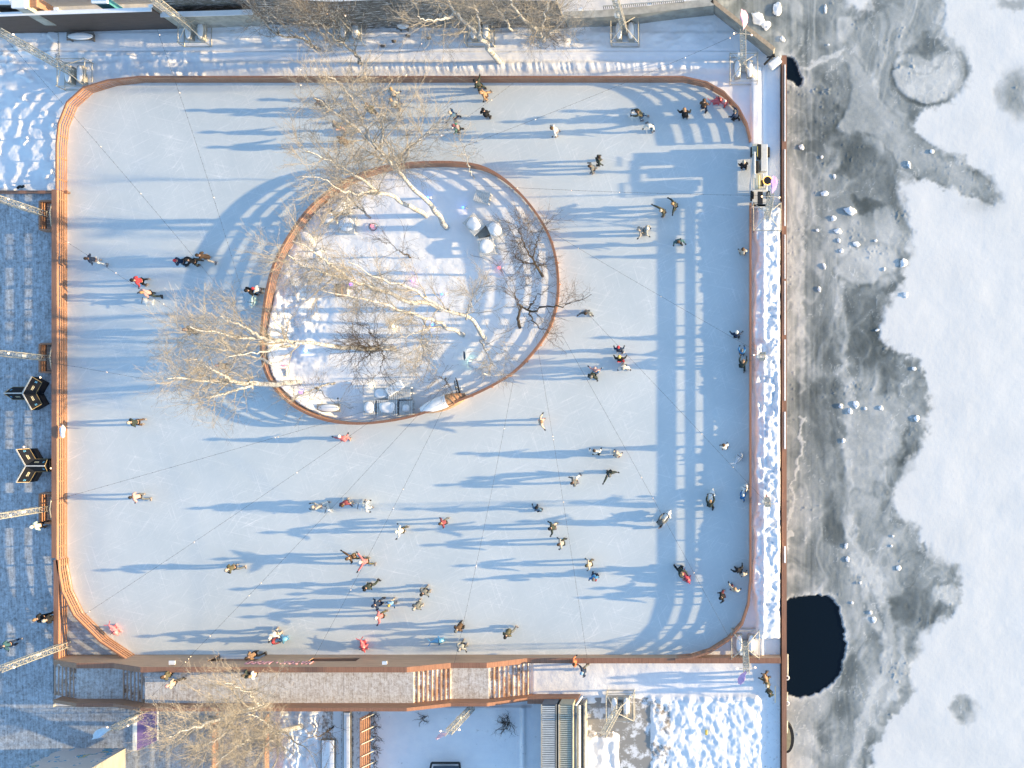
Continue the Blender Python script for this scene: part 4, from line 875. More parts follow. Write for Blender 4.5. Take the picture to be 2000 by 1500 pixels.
# benches and boxes against the wall
def bench(px_, py_, rz, L, label, mat=M_STONE, z=0, slats=4, name='bench'):
    p = W(px_, py_, z+.45); t = empty(name, (p.x, p.y, z), label, 'bench', rz=rz)
    for i in range(slats): q = MB(); q.box((0, -.22+i*.15, .45), (L, .12, .04)); o = q.build('seat_slat', mat, None); o.parent = t
    for s_ in (-1, 1): q = MB(); q.box((s_*(L/2-.2), 0, .21), (.08, .5, .42)); o = q.build('leg', mat, None); o.parent = t
    q = MB(); q.ell((0, 0, .47), (L/2*.95, .26, .07), 14, 6); o = q.build('snow_cap', M_CLEAN, None, smooth=True); o.parent = t
    return t
bench(157, 71, 0, 1.9, 'snow-covered bench under the tall brown wall'); bench(787, 50, -.05, .9, 'short snowy bench at the foot of the stone embankment')
for i, (x_, y_) in enumerate(((770,82),(838,76),(797,71),(748,91))):
    p = G(x_, y_); t = MB(); t.ell((p.x, p.y, .08), (.16, .12, .14), 9, 6, f=lambda v: v*(1+.25*math.sin(v.x*40+v.y*31))); tag(t.build('stone', M_STONE, smooth=True), 'dark stone poking from the shaded snow below the embankment', 'stone', 'stones in the northern snow')
# ladder-like mat of bars and rungs in the north west
t = empty('ground_ladder', (*G(110,90).xy, .1), 'long ladder-like mat of bars in the north-west snow', 'ladder'); m = MB()
a0, a1 = G(104,64), G(113,118); b0, b1 = G(116,62), G(118,118)
m.bar(a0+Vector((0,0,.12)), a1+Vector((0,0,.12)), .03); m.bar(b0+Vector((0,0,.12)), b1+Vector((0,0,.12)), .03); m.build('rails', M_STEEL, t); m = MB()
for i in range(16): m.bar(a0.lerp(a1, i/16)+Vector((0,0,.12)), b0.lerp(b1, (i+.8)/16)+Vector((0,0,.12)), .018)
m.build('rungs', M_BLACK, t)
# ================================================================ east quay
t = empty('quay_edge', (W(1531, 800, .35).x, -.2, .35), 'brown timber quay edge with patches of snow along the river', 'quay edge')
q0, q1 = W(1527, 108, .35), W(1536.5, 108, .35)
q = MB(); q.box(((q0.x+q1.x)/2, (q0.y-29)/2, .31), (q1.x-q0.x, q0.y+29, .10)); q.build('top_rail', M_CAP, t)
q = MB(); q.box((q0.x+.12, (q0.y-29)/2, -.7), (.16, q0.y+29, 1.9)); q.build('face', M_DARKW, t)
rr = random.Random(3); y_ = 126
while y_ < 1130:
    l_ = rr.uniform(30, 120) if y_ > 300 else 150; a, b = W(1533.2, y_, .37), W(1533.2, min(y_+l_, 1150), .37); wd_ = rr.uniform(.05, .10)
    if y_ < 720 or rr.random() < .55:
        q = MB(); q.box((a.x, (a.y+b.y)/2, .372), (wd_*1.3, a.y-b.y, .03)); q.build('snow_strip', M_CLEAN, t, bevel=.01)
    y_ += l_+rr.uniform(4, 25)
for x_, y_, y2_ in ((1531,1278,1318),(1530,1352,1372),(1530,1408,1432)):
    a, b = W(x_, y_, .1), W(x_, y2_, .1); m = MB(); m.tube(a+Vector((.22,0,0)), b+Vector((.22,0,0)), .10, n=10); tag(m.build('fender_log', M_CONC2, smooth=True), {1278:'long grey fender log hanging at the open water', 1352:'short grey fender log south of the open water', 1408:'weathered fender log beside the moored hull'}[y_], 'fender')
for y_, lb in ((1324,'white tyre fender at the open water'), (1374,'white tyre fender south of the open water')):
    t = empty('tyre', W(1530, y_, .2)+Vector((.25,0,0)), lb, 'tyre'); c = W(1530, y_, .2)+Vector((.25,0,0)); vs = []; fs = []
    for i in range(16):
        for j in range(8):
            a_, b_ = 2*PI*i/16, 2*PI*j/8; r = .13+.055*math.cos(b_); vs.append(c+Vector((r*math.cos(a_), r*math.sin(a_), .055*math.sin(b_))))
    for i in range(16):
        for j in range(8): fs.append((i*8+j, ((i+1)%16)*8+j, ((i+1)%16)*8+(j+1)%8, i*8+(j+1)%8))
    m = MB(); m.add(vs, fs); m.build('ring', M_WHITEP, t, smooth=True)
# boat hull moored at the lower edge
t = empty('moored_boat', W(1534, 1440, -1), 'dark-hulled boat with a pale deck frozen in beside the quay', 'boat'); c = W(1534, 1442, -.9)
def half(r, L): return [(c.x, c.y+L*math.cos(PI*i/12)) if False else (c.x+r*math.sin(PI*i/12)**.8, c.y+L*math.cos(PI*i/12)) for i in range(13)]
m = MB(); m.prism(half(.62, 1.05), -1.6, -.85); m.build('hull', M_BLACK, t); m = MB(); m.prism(half(.38, .85), -.84, -.74); m.build('deck', plain('olive_deck', (.30,.29,.20), .7, .2), t)
# parked ice resurfacer
ox, oy = G(1482, 345).xy
t = empty('ice_resurfacer', (ox, oy, 0), 'parked white ice resurfacing machine with black hopper and yellow rails in the east bay', 'ice resurfacer')
def B(name, px0, px1, py0, py1, z0, z1, mat, bev=.03, par=None):
    a = W(px0, py0, z1); b = W(px1, py1, z1); q = MB(); q.box(((a.x+b.x)/2, (a.y+b.y)/2, (z0+z1)/2), (abs(b.x-a.x), abs(a.y-b.y), z1-z0)); return q.build(name, mat, par or t, bevel=bev)
M_YEL = plain('yellow_paint', (.65,.50,.12), .5, .1); M_CRM = plain('cream_panel', (.58,.57,.48), .5, .12)
B('chassis', 1469,1499,284,404,.35,.60,M_WHITEP); B('snow_tank', 1486,1499,281,334,.62,1.05,M_WHITEP); B('hopper', 1479,1487,281,307,.78,1.5,M_BLACK,.02)
B('engine_hood', 1469,1479,281,300,.62,1.0,M_CRM); B('blade_beam', 1472,1476,296,348,1.37,1.5,M_WHITEP,.02); B('black_panel', 1474,1482,314,334,.62,1.3,M_BLACK,.02)
B('control_desk', 1475,1484,341,366,.78,1.5,M_CRM); B('seat', 1485,1492,352,362,.78,1.15,M_BLACK); B('conveyor', 1480,1490,374,396,.78,1.25,M_BLACK,.02); B('rear_deck', 1468,1499,398,406,.1,.6,M_WHITEP)
B('water_tank', 1489,1499,338,350,.78,1.4,M_WHITEP)
for x_ in (1480.5, 1484.5):
    m = MB(); m.bar(W(x_, 340, 1.65), W(x_+2, 368, 1.65), .04); m.bar(W(x_, 340, 1.65), W(x_, 340, .8), .04); m.bar(W(x_+2, 368, 1.65), W(x_+2, 368, .8), .04); m.build('rail', M_YEL, t)
m = MB(); m.bar(W(1479.5, 286, 1.66), W(1479.5, 306, 1.66), .045); m.build('rail', M_YEL, t)
for x_, y_ in ((1468.5,300),(1468.5,385),(1499.5,300),(1499.5,385)):
    c = G(x_, y_); m = MB(); m.tube(c+Vector((-.12,0,.36)), c+Vector((.12,0,.36)), .36, n=18); w_ = m.build('wheel', M_BLACK, t, smooth=False, bevel=.03)
    m = MB(); m.tube(c+Vector((-.13,0,.36)), c+Vector((.13,0,.36)), .16, n=12); m.build('rim', M_STEEL, w_)
tt = empty('round_lamp', W(1499, 353, 3.0), 'round black lamp with a glowing orange rim on a post beside the machine', 'lamp'); c = W(1499, 353, 3.0)
m = MB(); m.tube(c, c+Vector((0,0,.10)), .26, n=24); m.build('disc', M_BLACK, tt); vs = []; fs = []
for i in range(28):
    for j in range(6):
        a_, b_ = 2*PI*i/28, 2*PI*j/6; r = .27+.035*math.cos(b_); vs.append(c+Vector((r*math.cos(a_), r*math.sin(a_), .05+.035*math.sin(b_))))
for i in range(28):
    for j in range(6): fs.append((i*6+j, ((i+1)%28)*6+j, ((i+1)%28)*6+(j+1)%6, i*6+(j+1)%6))
m = MB(); m.add(vs, fs); m.build('rim', emat('orange_rim', (1, .42, .08), 1.2), tt, smooth=True); m = MB(); m.tube((c.x, c.y, 0), c, .04, n=8); m.build('post', M_STEEL, tt)
# ================================================================ black three-armed gabled tables on the west deck
M_NAVY = plain('black_tarpaulin', (.007,.009,.015), .6, .25, 4, 0, .2); M_RIDGE = plain('white_ridge', (.62,.60,.56), .5, .1); M_GOLD = plain('gold_trim', (.40,.29,.13), .4, .15, 5, .2); M_MARK = plain('blue_mark', (.10,.35,.60), .6, .1); M_MARK2 = plain('pale_gold_mark', (.50,.46,.32), .6, .1)
def ytent(cx, cy, angs, label):
    zr = 1.55; ze = .95; c = W(cx, cy, zr); t = empty('three_armed_tent', (c.x, c.y, .15), label, 'tent')
    R_ = 1.30; hw = .44; roof = MB(); rid = MB(); gold = MB(); wl = MB()
    for a_ in angs:
        dv = Vector((math.cos(a_), math.sin(a_), 0)); nv = Vector((-dv.y, dv.x, 0)); e = c+dv*R_
        k0 = hw/math.tan(PI/3)
        for s_ in (-1, 1):
            i0 = c+dv*k0+nv*s_*hw; i0.z = ze; o0 = e-dv*.22+nv*s_*hw; o0.z = ze; tip = e.copy()
            roof.add([c, tip, o0, i0], [(0,1,2,3) if s_ < 0 else (3,2,1,0)])
            lo = [Vector((v.x, v.y, .16)) for v in (i0, o0)]
            wl.add([i0, o0, lo[1], lo[0]], [(0,1,2,3)])
            gold.bar(i0, o0, .03); gold.bar(o0, Vector((tip.x, tip.y, zr)), .03)
        tl = e-dv*.22+nv*hw; tr = e-dv*.22-nv*hw; tl.z = tr.z = ze
        wl.add([e, tl, Vector((tl.x,tl.y,.16)), Vector((tr.x,tr.y,.16)), tr], [(0,1,2,3,4)])
        rid.bar(c+Vector((0,0,.012)), e+Vector((0,0,.012)), .075, .035)
        for s_ in (-1, 1):
            for f_, w_, mt in ((.78, .13, M_MARK), (.42, .34, M_MARK2)):
                ctr = c+dv*R_*f_+nv*s_*hw*.56; zz = zr+(ze-zr)*.56+.012; slope = math.atan2(zr-ze, hw)
                u1 = dv; u2 = (nv*s_*hw+Vector((0,0,ze-zr))).normalized(); q = MB(); k = .07
                if mt is M_MARK2 and s_ < 0 and a_ == angs[0]: continue
                q.add([Vector((ctr.x,ctr.y,zz))+u1*w_/2*sx+u2*k*sy for sx, sy in ((-1,-1),(1,-1),(1,-.3),(-1,-.3))]+[Vector((ctr.x,ctr.y,zz))+u1*w_/2*sx+u2*k*sy for sx, sy in ((-1,.2),(.8,.2),(.8,.9),(-1,.9))], [(0,1,2,3),(4,5,6,7)])
                q.build('printed_mark', mt, t)
    roof.build('roof', M_NAVY, t); wl.build('side', M_NAVY, t); rid.build('ridge', M_RIDGE, t); gold.build('trim', M_GOLD, t)
    for a_ in angs[:2]:
        p = c+Vector((math.cos(a_), math.sin(a_), 0))*(R_+.06)+Vector((-math.sin(a_), math.cos(a_), 0))*-.2; q = MB(); q.ell((p.x, p.y, ze+.05), (.055,.055,.06), 8, 6); q.build('lamp', emat('warm_bulb', (1,.62,.35), 1.6), t, smooth=True)
ytent(44, 768, (PI, PI/3+.02, -PI/3-.02), 'northern black tent of three gabled arms, one arm pointing west')
ytent(50, 910, (0, 2*PI/3, -2*PI/3), 'southern black tent of three gabled arms, one arm pointing at the parapet')
# ================================================================ island furniture
M_PALW = plain('weathered_white_slats', (.60,.60,.58), .7, .12, 5)
rs = random.Random(8)
def pallet(px_, py_, w_, l_, rz, label, cat='pallet seat', h=.42, mound=1.0, group=None, z=0, mh=.13):
    c = W(px_, py_, h); t = empty('pallet_seat', (c.x, c.y, z), label, cat, group); k = CAMH/FPX; w_ *= k; l_ *= k
    Rz = Matrix.Rotation(rz, 3, 'Z'); n = max(4, int(w_/.13))
    for i in range(n):
        q = MB(); o = Rz@Vector((-w_/2+(i+.5)*w_/n, 0, 0)); q.box((c.x+o.x, c.y+o.y, h), (w_/n*.72, l_, .04), rz); q.build('top_slat', M_PALW, t)
    q = MB()
    for s_ in (-1, 0, 1):
        o = Rz@Vector((0, s_*(l_/2-.06), 0)); q.box((c.x+o.x, c.y+o.y, h/2-.02), (w_-.01, .09, h-.03), rz)
    q.build('frame', M_PALW, t)
    if mound:
        sd_ = rs.random()*9; q = MB(); ax_, ay_ = w_*.38*mound, l_*.38*mound; q.ell((c.x, c.y, h+.01), (ax_, ay_, mh), 24, 12, M=Rz, f=lambda v: Vector((math.copysign(abs(v.x/ax_)**.72*ax_, v.x)*(1+.09*math.sin(v.y*6+sd_)), math.copysign(abs(v.y/ay_)**.72*ay_, v.y)*(1+.07*math.sin(v.x*7+sd_)), max(v.z, -.02)*(1+.16*math.sin(v.x*9+sd_*2)*math.cos(v.y*8))))); q.build('snow_mound', M_CLEAN, t, smooth=True)
    return t
pallet(677, 438, 34, 34, -.08, 'large slatted pallet seat under a round snow heap by the red lamp'); pallet(641, 424, 26, 26, .15, 'small tilted pallet seat west of the large one, snow-heaped'); pallet(661, 402, 38, 30, .05, 'pallet seat hidden under twigs at the island fence, snow-heaped')
pallet(925, 438, 30, 34, .75, 'western of three pallet seats set in a ring near the young birch', h=.55); pallet(967, 447, 27, 31, .4, 'snow-rounded eastern seat of the ring of three', h=.58, mound=1.15); pallet(950, 481, 32, 34, .16, 'southern seat of the ring of three with snow heap and bare slats', h=.55)
q = MB(); c = G(945, 457); q.box((c.x, c.y, .16), (.8, .6, .3), .5); t_ = q.build('low_table', M_CONC, bevel=.02); tag(t_, 'low grey table between the ring of three pallet seats', 'table')
pallet(941, 384, 30, 22, -.25, 'tilted white box seat beside the young birch', h=.6, mound=.0)
pallet(780, 768, 44, 24, 0, 'wide pallet table with a flat oblong snow slab, north-east of the group', h=.62, mound=.0); pallet(744, 768, 28, 20, 0, 'pallet table with an oval snow heap, north-west of the group', h=.55, mound=1.1); pallet(721, 796, 24, 28, 0, 'smallest pallet table of the southern group, west end', h=.55, mh=.13); pallet(756, 796, 40, 30, 0, 'widest pallet table of the southern group with lumpy snow', h=.55, mh=.18); pallet(793, 797, 26, 28, 0, 'half-hidden pallet table at the east end of the southern group', h=.5, mound=.7)
q = MB(); c = W(770, 758, .8); q.box((c.x, c.y, .72), (1.25, .62, .16), .55); t_ = q.build('snow_slab', M_CLEAN, bevel=.06); tag(t_, 'oblong slab of clean snow lying askew on a pallet table', 'snow slab')
bench(620, 497, 1.57, 1.0, 'narrow snowy bench by the west island fence', M_PALW); bench(642, 797, 0, 1.6, 'long grey bench by the small bare tree', M_CONC); bench(598, 462, -.5, 1.1, 'short snow-buried bench in the north-west of the island', M_PALW)
bench(930, 712, -.22, 1.1, 'pale slatted bench with a board back near the white post', M_PALW)
def crate(px_, py_, w_, l_, h, rz, mat, label, name='wooden_crate', cat='crate'):
    c = W(px_, py_, h); k = CAMH/FPX; t = empty(name, (c.x, c.y, 0), label, cat, rz=rz); w_ *= k; l_ *= k
    for s_ in (-1, 1):
        q = MB(); q.box((s_*(w_/2-.02), 0, h/2), (.04, l_, h)); o = q.build('side', mat); o.parent = t
        q = MB(); q.box((0, s_*(l_/2-.02), h/2), (w_-.082, .04, h)); o = q.build('end', mat); o.parent = t
    q = MB(); q.box((0, 0, h*.55), (w_-.09, l_-.09, .05)); o = q.build('filling', M_BLACK if mat is M_WOODX else M_CLEAN); o.parent = t
    return t
crate(660, 566, 12, 24, .7, 0, M_DARKW, 'dark upright wooden crate beside a violet lamp on the island')
crate(673, 567, 10, 16, .4, 0, M_PALW, 'pale box standing against the dark crate')
crate(532, 697, 18, 10, .35, .1, M_PALW, 'snowy low box by the west fence, north of the red lamp'); crate(548, 727, 22, 16, .4, 0, M_PALW, 'snow-filled box by the west fence, south of the red lamp')
def lampball(px_, py_, col, st, label):
    c = W(px_, py_, .28); t = empty('garden_lamp', (c.x, c.y, 0), label, 'garden lamp'); q = MB(); q.ell((c.x, c.y, .28), (.095, .095, .095), 12, 8); q.build('globe', emat('glow_%d%d%d' % tuple(int(9*x) for x in col), col, st), t, smooth=True)
    q = MB(); q.tube((c.x, c.y, -.02), (c.x, c.y, .2), .03, .02, 8); q.build('stem', M_WHITEP, t)
    q = MB(); q.box((c.x+.16, c.y+.02, .14), (.16, .14, .28)); q.build('ballast', M_WHITEP, t, bevel=.02)
BL = (.06,.18,1); RD = (1,.10,.12); VI = (.30,.10,1); WM = (1,.75,.35)
for x_, y_, c_, s_, lb in ((904,405,BL,1.6,'blue glowing lamp west of the ring of pallet seats'), (835,386,BL,1.6,'blue glowing lamp between the two northern birch trunks'), (863,575,BL,1.6,'blue glowing lamp east of the thick birch foot'), (844,634,BL,1.6,'blue glowing lamp beside the white-barked trunks in the south-east'), (597,685,(.3,.5,1),3.5,'bright blue-white lamp below the long leaning birch'),
    (685,555,VI,2,'violet lamp beside the dark wooden crate'), (807,548,(.9,.15,.6),2,'magenta lamp between the northern and middle birches'), (588,766,VI,2,'violet lamp under the small bare tree'), (727,441,RD,1.3,'red lamp inside a coil of cable by the pallet seats'), (975,523,RD,5,'bright red lamp south of the ring of pallet seats'), (556,714,RD,1.3,'red lamp by the west island fence'), (768,638,WM,4,'warm white lamp in the middle of the island'), (724,754,WM,4,'warm lamp north-west of the southern pallet group'), (919,704,(.7,1,.7),3,'greenish white lamp on the pale bench')):
    lampball(x_, y_, c_, s_, lb)
# cable coil
vs = []; fs = []; c = G(729, 443)
t = MB()
for i in range(30):
    a_, b_ = i*.42, (i+1)*.42; r0_, r1_ = .26+.04*math.sin(i), .26+.04*math.sin(i+1); t.tube(c+Vector((r0_*math.cos(a_), r0_*math.sin(a_), .06)), c+Vector((r1_*math.cos(b_), r1_*math.sin(b_), .06)), .014, n=5)
tag(t.build('cable_coil', M_WIRE), 'black cable coiled round the red lamp by the pallet seats', 'cable')
def cable(pts, label):
    P = spline([tuple(W(x_, y_, .07)) for x_, y_ in pts], 6, False); m = MB()
    for a, b in zip(P, P[1:]): m.tube(a, b, .011, n=5)
    tag(m.build('cable', M_WIRE), label, 'cable')
cable([(918,497),(925,500),(940,503),(958,510),(972,520)], 'thin black cable running to the bright red lamp'); cable([(958,502),(968,508),(975,520),(988,535),(1000,548)], 'thin black cable leaving the bright red lamp eastwards')
# white post with rods
t = empty('white_post', W(955, 735, 1.6), 'slim white post near the south-east island fence', 'post'); p0 = G(954, 733); q = MB(); q.tube(p0, p0+Vector((.12, .05, 1.9)), .05, n=8); q.build('shaft', M_WHITEP, t); q = MB(); q.box((p0.x, p0.y, .05), (.35, .3, .1)); q.build('foot', M_CLEAN, t)
t = empty('white_post', W(891, 758, .8), 'short white post behind the boat-shaped shelter', 'post'); p0 = G(899, 759); q = MB(); q.tube(p0, p0+Vector((-.03, .1, 1.3)), .045, n=8); q.build('shaft', M_WHITEP, t); q = MB(); q.box((p0.x, p0.y, .05), (.22, .22, .1)); q.build('foot', M_CLEAN, t)
t = empty('black_post', W(661, 795, 1), 'thin dark post with a knob beside the long grey bench', 'post'); p0 = G(661, 803); q = MB(); q.tube(p0, W(660,779,1.9), .02, n=6); q.build('shaft', M_BLACK, t); q = MB(); q.ell(W(660,778,1.95), (.06,.06,.06), 8, 6); q.build('knob', M_BLACK, t, smooth=True)
q = MB(); c = W(907, 694, .5); q.prism([(c.x-.07,c.y+.3),(c.x+.05,c.y+.2),(c.x+.07,c.y-.2),(c.x-.02,c.y-.36),(c.x-.08,c.y-.1)], .42, .5); tag(q.build('dark_bag', plain('dark_blue_bag', (.02,.05,.10), .6, .2)), 'slim dark blue bundle lying west of the pale bench', 'bundle')
# tree stump cage (black tripod) behind the shelter
t = empty('black_truss', W(893, 760, 1), 'black lattice strut rising behind the boat-shaped shelter', 'truss'); a = G(897, 772); b = W(890, 741, 2.6)
for s1, s2 in ((-.09,-.09),(.09,-.09),(0,.1)): q = MB(); q.tube(a+Vector((s1*1.6, s2*1.6, 0)), b+Vector((s1, s2, 0)), .03, n=6); q.build('chord', M_BLACK, t)
q = MB()
for i in range(9): p = a.lerp(b, i/9); p2 = a.lerp(b, (i+1)/9); q.bar(p+Vector((-.12,-.1,0)), p2+Vector((.12,-.1,0)), .03); q.bar(p+Vector((.12,-.1,0)), p2+Vector((0,.12,0)), .03)
q.build('bracing', M_BLACK, t)
# boat-shaped wooden shelter set into the island fence
A0 = W(820, 802, .9); A1 = W(909, 770, .9); dv = (A1-A0); Lb_ = dv.length; dv.normalize(); nv = Vector((-dv.y, dv.x, 0)); M_PLY = woodmat('bent_plywood', (.56,.34,.19))
t = empty('boat_shelter', (*((A0+A1)/2).xy, 0), 'boat-shaped shelter of bent wood, half covered by snow, in the south island fence', 'shelter')
def sec(s_): return .42*math.sin(PI*min(1, .06+.94*s_))**.7 if s_ < .93 else .42*math.sin(PI*min(1,.06+.94*.93))**.7*(1-(s_-.93)/.07*.6)
def shell(name, s0, s1, z0, k, mat, n=14, m_=8, dz=0, smooth=True):
    vs = []; fs = []
    for i in range(n+1):
        s_ = s0+(s1-s0)*i/n; w_ = sec(s_)*k*1.05+.02
        for j in range(m_+1):
            a_ = PI*j/m_; vs.append(A0+dv*Lb_*s_+nv*w_*math.cos(a_)+Vector((0, 0, z0-A0.z+.35*math.sin(a_)*min(1, w_*2.4)+dz)))
    for i in range(n):
        for j in range(m_): fs.append((i*(m_+1)+j, (i+1)*(m_+1)+j, (i+1)*(m_+1)+j+1, i*(m_+1)+j+1))
    q = MB(); q.add(vs, fs); return q.build(name, mat, t, smooth=smooth)
shell('shell', 0, 1, .85, 1.05, M_PLY); shell('snow_cover', .02, .6, .88, 1.0, M_CLEAN, dz=.05)
for s_ in (.74, .84, .92, .98): shell('rib', s_-.012, s_+.012, .88, 1.09, M_WOODX, 2, 10, .03)
q = MB(); pts_ = [A0+dv*Lb_*(i/14)-nv*(sec(i/14)*1.1+.03) for i in range(15)]
for a, b in zip(pts_, pts_[1:]): q.bar((a.x,a.y,.5), (b.x,b.y,.5), .05, 1.0)
q.build('side_board', M_PLY, t)
# ================================================================ dolphin skating aids
def dolphin(px_, py_, ang, col, label, s=1.0):
    c = W(px_, py_, .4); t = empty('dolphin_skate_aid', (c.x, c.y, 0), label, 'skating aid', rz=math.radians(ang)); t.scale = (s, s, s)
    mt = plain('plastic_%s' % '_'.join(str(int(x*99)) for x in col), col, .3, .06, 3, 0, .5)
    n = 16; vs = []; fs = []; m_ = 12
    for i in range(n+1):
        s_ = i/n; r = .20*math.sin(PI*min(1, s_**.75*.98+.01))**.75+.012; x = .48-1.0*s_; z = .36+.10*math.sin(PI*s_)+(.22*max(0, s_-.7)/.3)
        if s_ < .13: r = .03+.045*s_/.13
        for j in range(m_): a_ = 2*PI*j/m_; vs.append((x, r*math.cos(a_)*.85, z+r*math.sin(a_)))
    for i in range(n):
        for j in range(m_): fs.append((i*m_+j, i*m_+(j+1)%m_, (i+1)*m_+(j+1)%m_, (i+1)*m_+j))
    fs += [tuple(range(m_)), tuple(reversed(range(n*m_, n*m_+m_)))]
    def ch(mb, name, mat=mt, sm=True):
        o = mb.build(name, mat, None, smooth=sm); o.parent = t; return o
    q = MB(); q.add(vs, fs); ch(q, 'body')
    q = MB()
    for s_ in (-1, 1): q.add([(-.44,.0,.56),(-.56,s_*.08,.58),(-.72,s_*.27,.60),(-.60,s_*.24,.60),(-.44,.0,.60),(-.56,s_*.08,.61),(-.72,s_*.27,.62),(-.60,s_*.24,.62)], [(0,1,2,3),(7,6,5,4),(0,3,7,4),(1,5,6,2),(0,4,5,1),(2,6,7,3)])
    ch(q, 'tail_fluke', sm=False)
    for s_ in (-1, 1):
        q = MB(); q.add([(.18,s_*.13,.36),(.0,s_*.15,.36),(-.05,s_*.34,.28),(.03,s_*.33,.28),(.18,s_*.13,.40),(.0,s_*.15,.40),(-.05,s_*.34,.30),(.03,s_*.33,.30)], [(0,1,2,3),(7,6,5,4),(0,3,7,4),(1,5,6,2),(0,4,5,1),(2,6,7,3)]); ch(q, 'flipper', sm=False)
    q = MB(); q.add([(.04,0,.62),(-.20,0,.58),(-.18,.02,.76),(.04,.025,.62),(-.2,.025,.58)], [(0,1,2),(3,2,4),(0,2,3),(1,4,2),(0,3,4,1)]); ch(q, 'dorsal_fin', sm=False)
    q = MB(); q.tube((.12,-.22,.66), (.12,.22,.66), .018, n=8); q.tube((.12,0,.55), (.12,0,.66), .018, n=8); ch(q, 'handlebar', M_BLACK)
    q = MB(); q.box((-.03,0,.10), (.62,.30,.06)); q.tube((.1,0,.1), (.1,0,.3), .05, n=8); q.tube((-.2,0,.1), (-.2,0,.32), .05, n=8)
    for s_ in (-1, 1): q.box((0, s_*.12, .035), (.7,.03,.07))
    ch(q, 'runner_base', sm=False); return t
CR = (.62,.13,.15); CB = (.14,.38,.62); CW = (.70,.71,.70); CGR = (.48,.54,.60)
dolphin(223,1231,-55,(.70,.25,.27),'coral dolphin skating aid alone near the south-west curve'); dolphin(709,1262,-75,CR,'red dolphin skating aid parked before the serving hatch'); dolphin(856,1252,5,CB,'blue dolphin skating aid left alone in the south'); dolphin(551,1249,10,CB,'blue dolphin skating aid pushed by a child in maroon')
dolphin(1401,196,15,CR,'red dolphin skating aid in the north-east corner',.95); dolphin(1341,1129,-60,(.42,.06,.08),'dark red dolphin skating aid in the fence shade'); dolphin(1443,894,55,CGR,'pale grey dolphin skating aid alone near the east fence'); dolphin(1455,955,70,CW,'white dolphin skating aid by the east fence with a child in blue')
dolphin(1390,967,80,CW,'white dolphin skating aid pushed northwards in the shade'); dolphin(1303,1007,55,CW,'white dolphin skating aid pushed at the shadow edge'); dolphin(1236,225,170,CW,'white dolphin skating aid pushed by a skater in olive'); dolphin(285,588,170,CW,'white dolphin skating aid held by a skater in pale pink on the west ice'); dolphin(493,588,-100,(.45,.62,.66),'pale teal skating aid by the pair at the west island fence')
dolphin(636,995,-20,CW,'white dolphin skating aid between two skaters in the south'); dolphin(705,988,170,(.68,.74,.78),'white skating aid held by the skater in white')
# ================================================================ people
COL = dict(blk=(.025,.027,.032), nav=(.03,.05,.10), dgr=(.05,.065,.06), gry=(.15,.165,.175), lgr=(.33,.35,.35), wht=(.72,.72,.70), crm=(.50,.45,.39), pnk=(.66,.40,.38), ros=(.60,.20,.22), red=(.52,.07,.09), mar=(.24,.07,.09), org=(.62,.22,.12), tan=(.38,.25,.16), brn=(.12,.08,.055), olv=(.12,.115,.08), grn=(.05,.22,.16), teal=(.06,.14,.17), blu=(.06,.22,.48), lbl=(.25,.45,.68), yel=(.66,.45,.14), mint=(.52,.66,.60), jean=(.08,.16,.27))
def cloth(k): return plain('cloth_'+k, tuple(.82*v for v in COL[k]), .9, .22, 14, 0, .1)
M_SKIN = plain('skin', (.46,.29,.22), .6, .06); M_HAIRD = plain('dark_hair', (.04,.025,.018), .7); M_HAIRB = plain('fair_hair', (.36,.22,.11), .7)
PEND = []   # (object, final smooth) that still carry a skin modifier
def skinobj(name, pts, edges, rad, mat, parent, sub=1):
    me = bpy.data.meshes.new(name); bm = bmesh.new(); ly = bm.verts.layers.skin.verify(); vs = []
    for i, (p, r) in enumerate(zip(pts, rad)):
        v = bm.verts.new(p); r = r if isinstance(r, tuple) else (r, r); v[ly].radius = r; v[ly].use_root = (i == 0); vs.append(v)
    for a, b in edges: bm.edges.new((vs[a], vs[b]))
    bm.to_mesh(me); bm.free()
    o = bpy.data.objects.new(name, me); C.objects.link(o); o.parent = parent
    m = o.modifiers.new('skin', 'SKIN'); m.use_smooth_shade = True; m.branch_smoothing = .6
    if sub: m2 = o.modifiers.new('sub', 'SUBSURF'); m2.levels = sub; m2.render_levels = sub
    PEND.append((o, mat)); return o
def glovemesh():
    q = MB(); q.ell((0,0,-.04), (.045,.022,.055), 8, 6)
    for i, (x_, L) in enumerate(((-.033,.06),(-.011,.075),(.011,.07),(.033,.055))):
        q.tube((x_,0,-.075), (x_*1.15,.012,-.075-L*.55), .011, .010, 5); q.tube((x_*1.15,.012,-.075-L*.55), (x_*1.1,.035,-.075-L), .010, .008, 5)
    q.tube((.04,0,-.03), (.072,.02,-.07), .013, .010, 5)
    me = bpy.data.meshes.new('glove'); me.from_pydata(q.v, [], q.f); me.update(); me.polygons.foreach_set('use_smooth', [True]*len(me.polygons)); return me
GLOVE = glovemesh()
def skatemesh():
    q = MB(); q.box((0,.05,.13), (.095,.25,.10)); q.box((0,-.02,.21), (.10,.12,.14)); q.box((0,.05,.035), (.012,.29,.05))
    me = bpy.data.meshes.new('skate'); me.from_pydata(q.v, [], q.f); me.update(); return me
SKATE = skatemesh()
def capmesh():
    q = MB(); q.ell((0,0,0), (.118,.128,.135), 12, 8, f=lambda v: Vector((v.x, v.y, max(v.z, -.03)))); q.tube((0,0,-.035), (0,0,.01), .126, .124, 12); q.ell((0,-.01,.14), (.035,.035,.035), 7, 5)
    me = bpy.data.meshes.new('hat'); me.from_pydata(q.v, [], q.f); me.update(); me.polygons.foreach_set('use_smooth', [True]*len(me.polygons)); return me
HAT = capmesh()
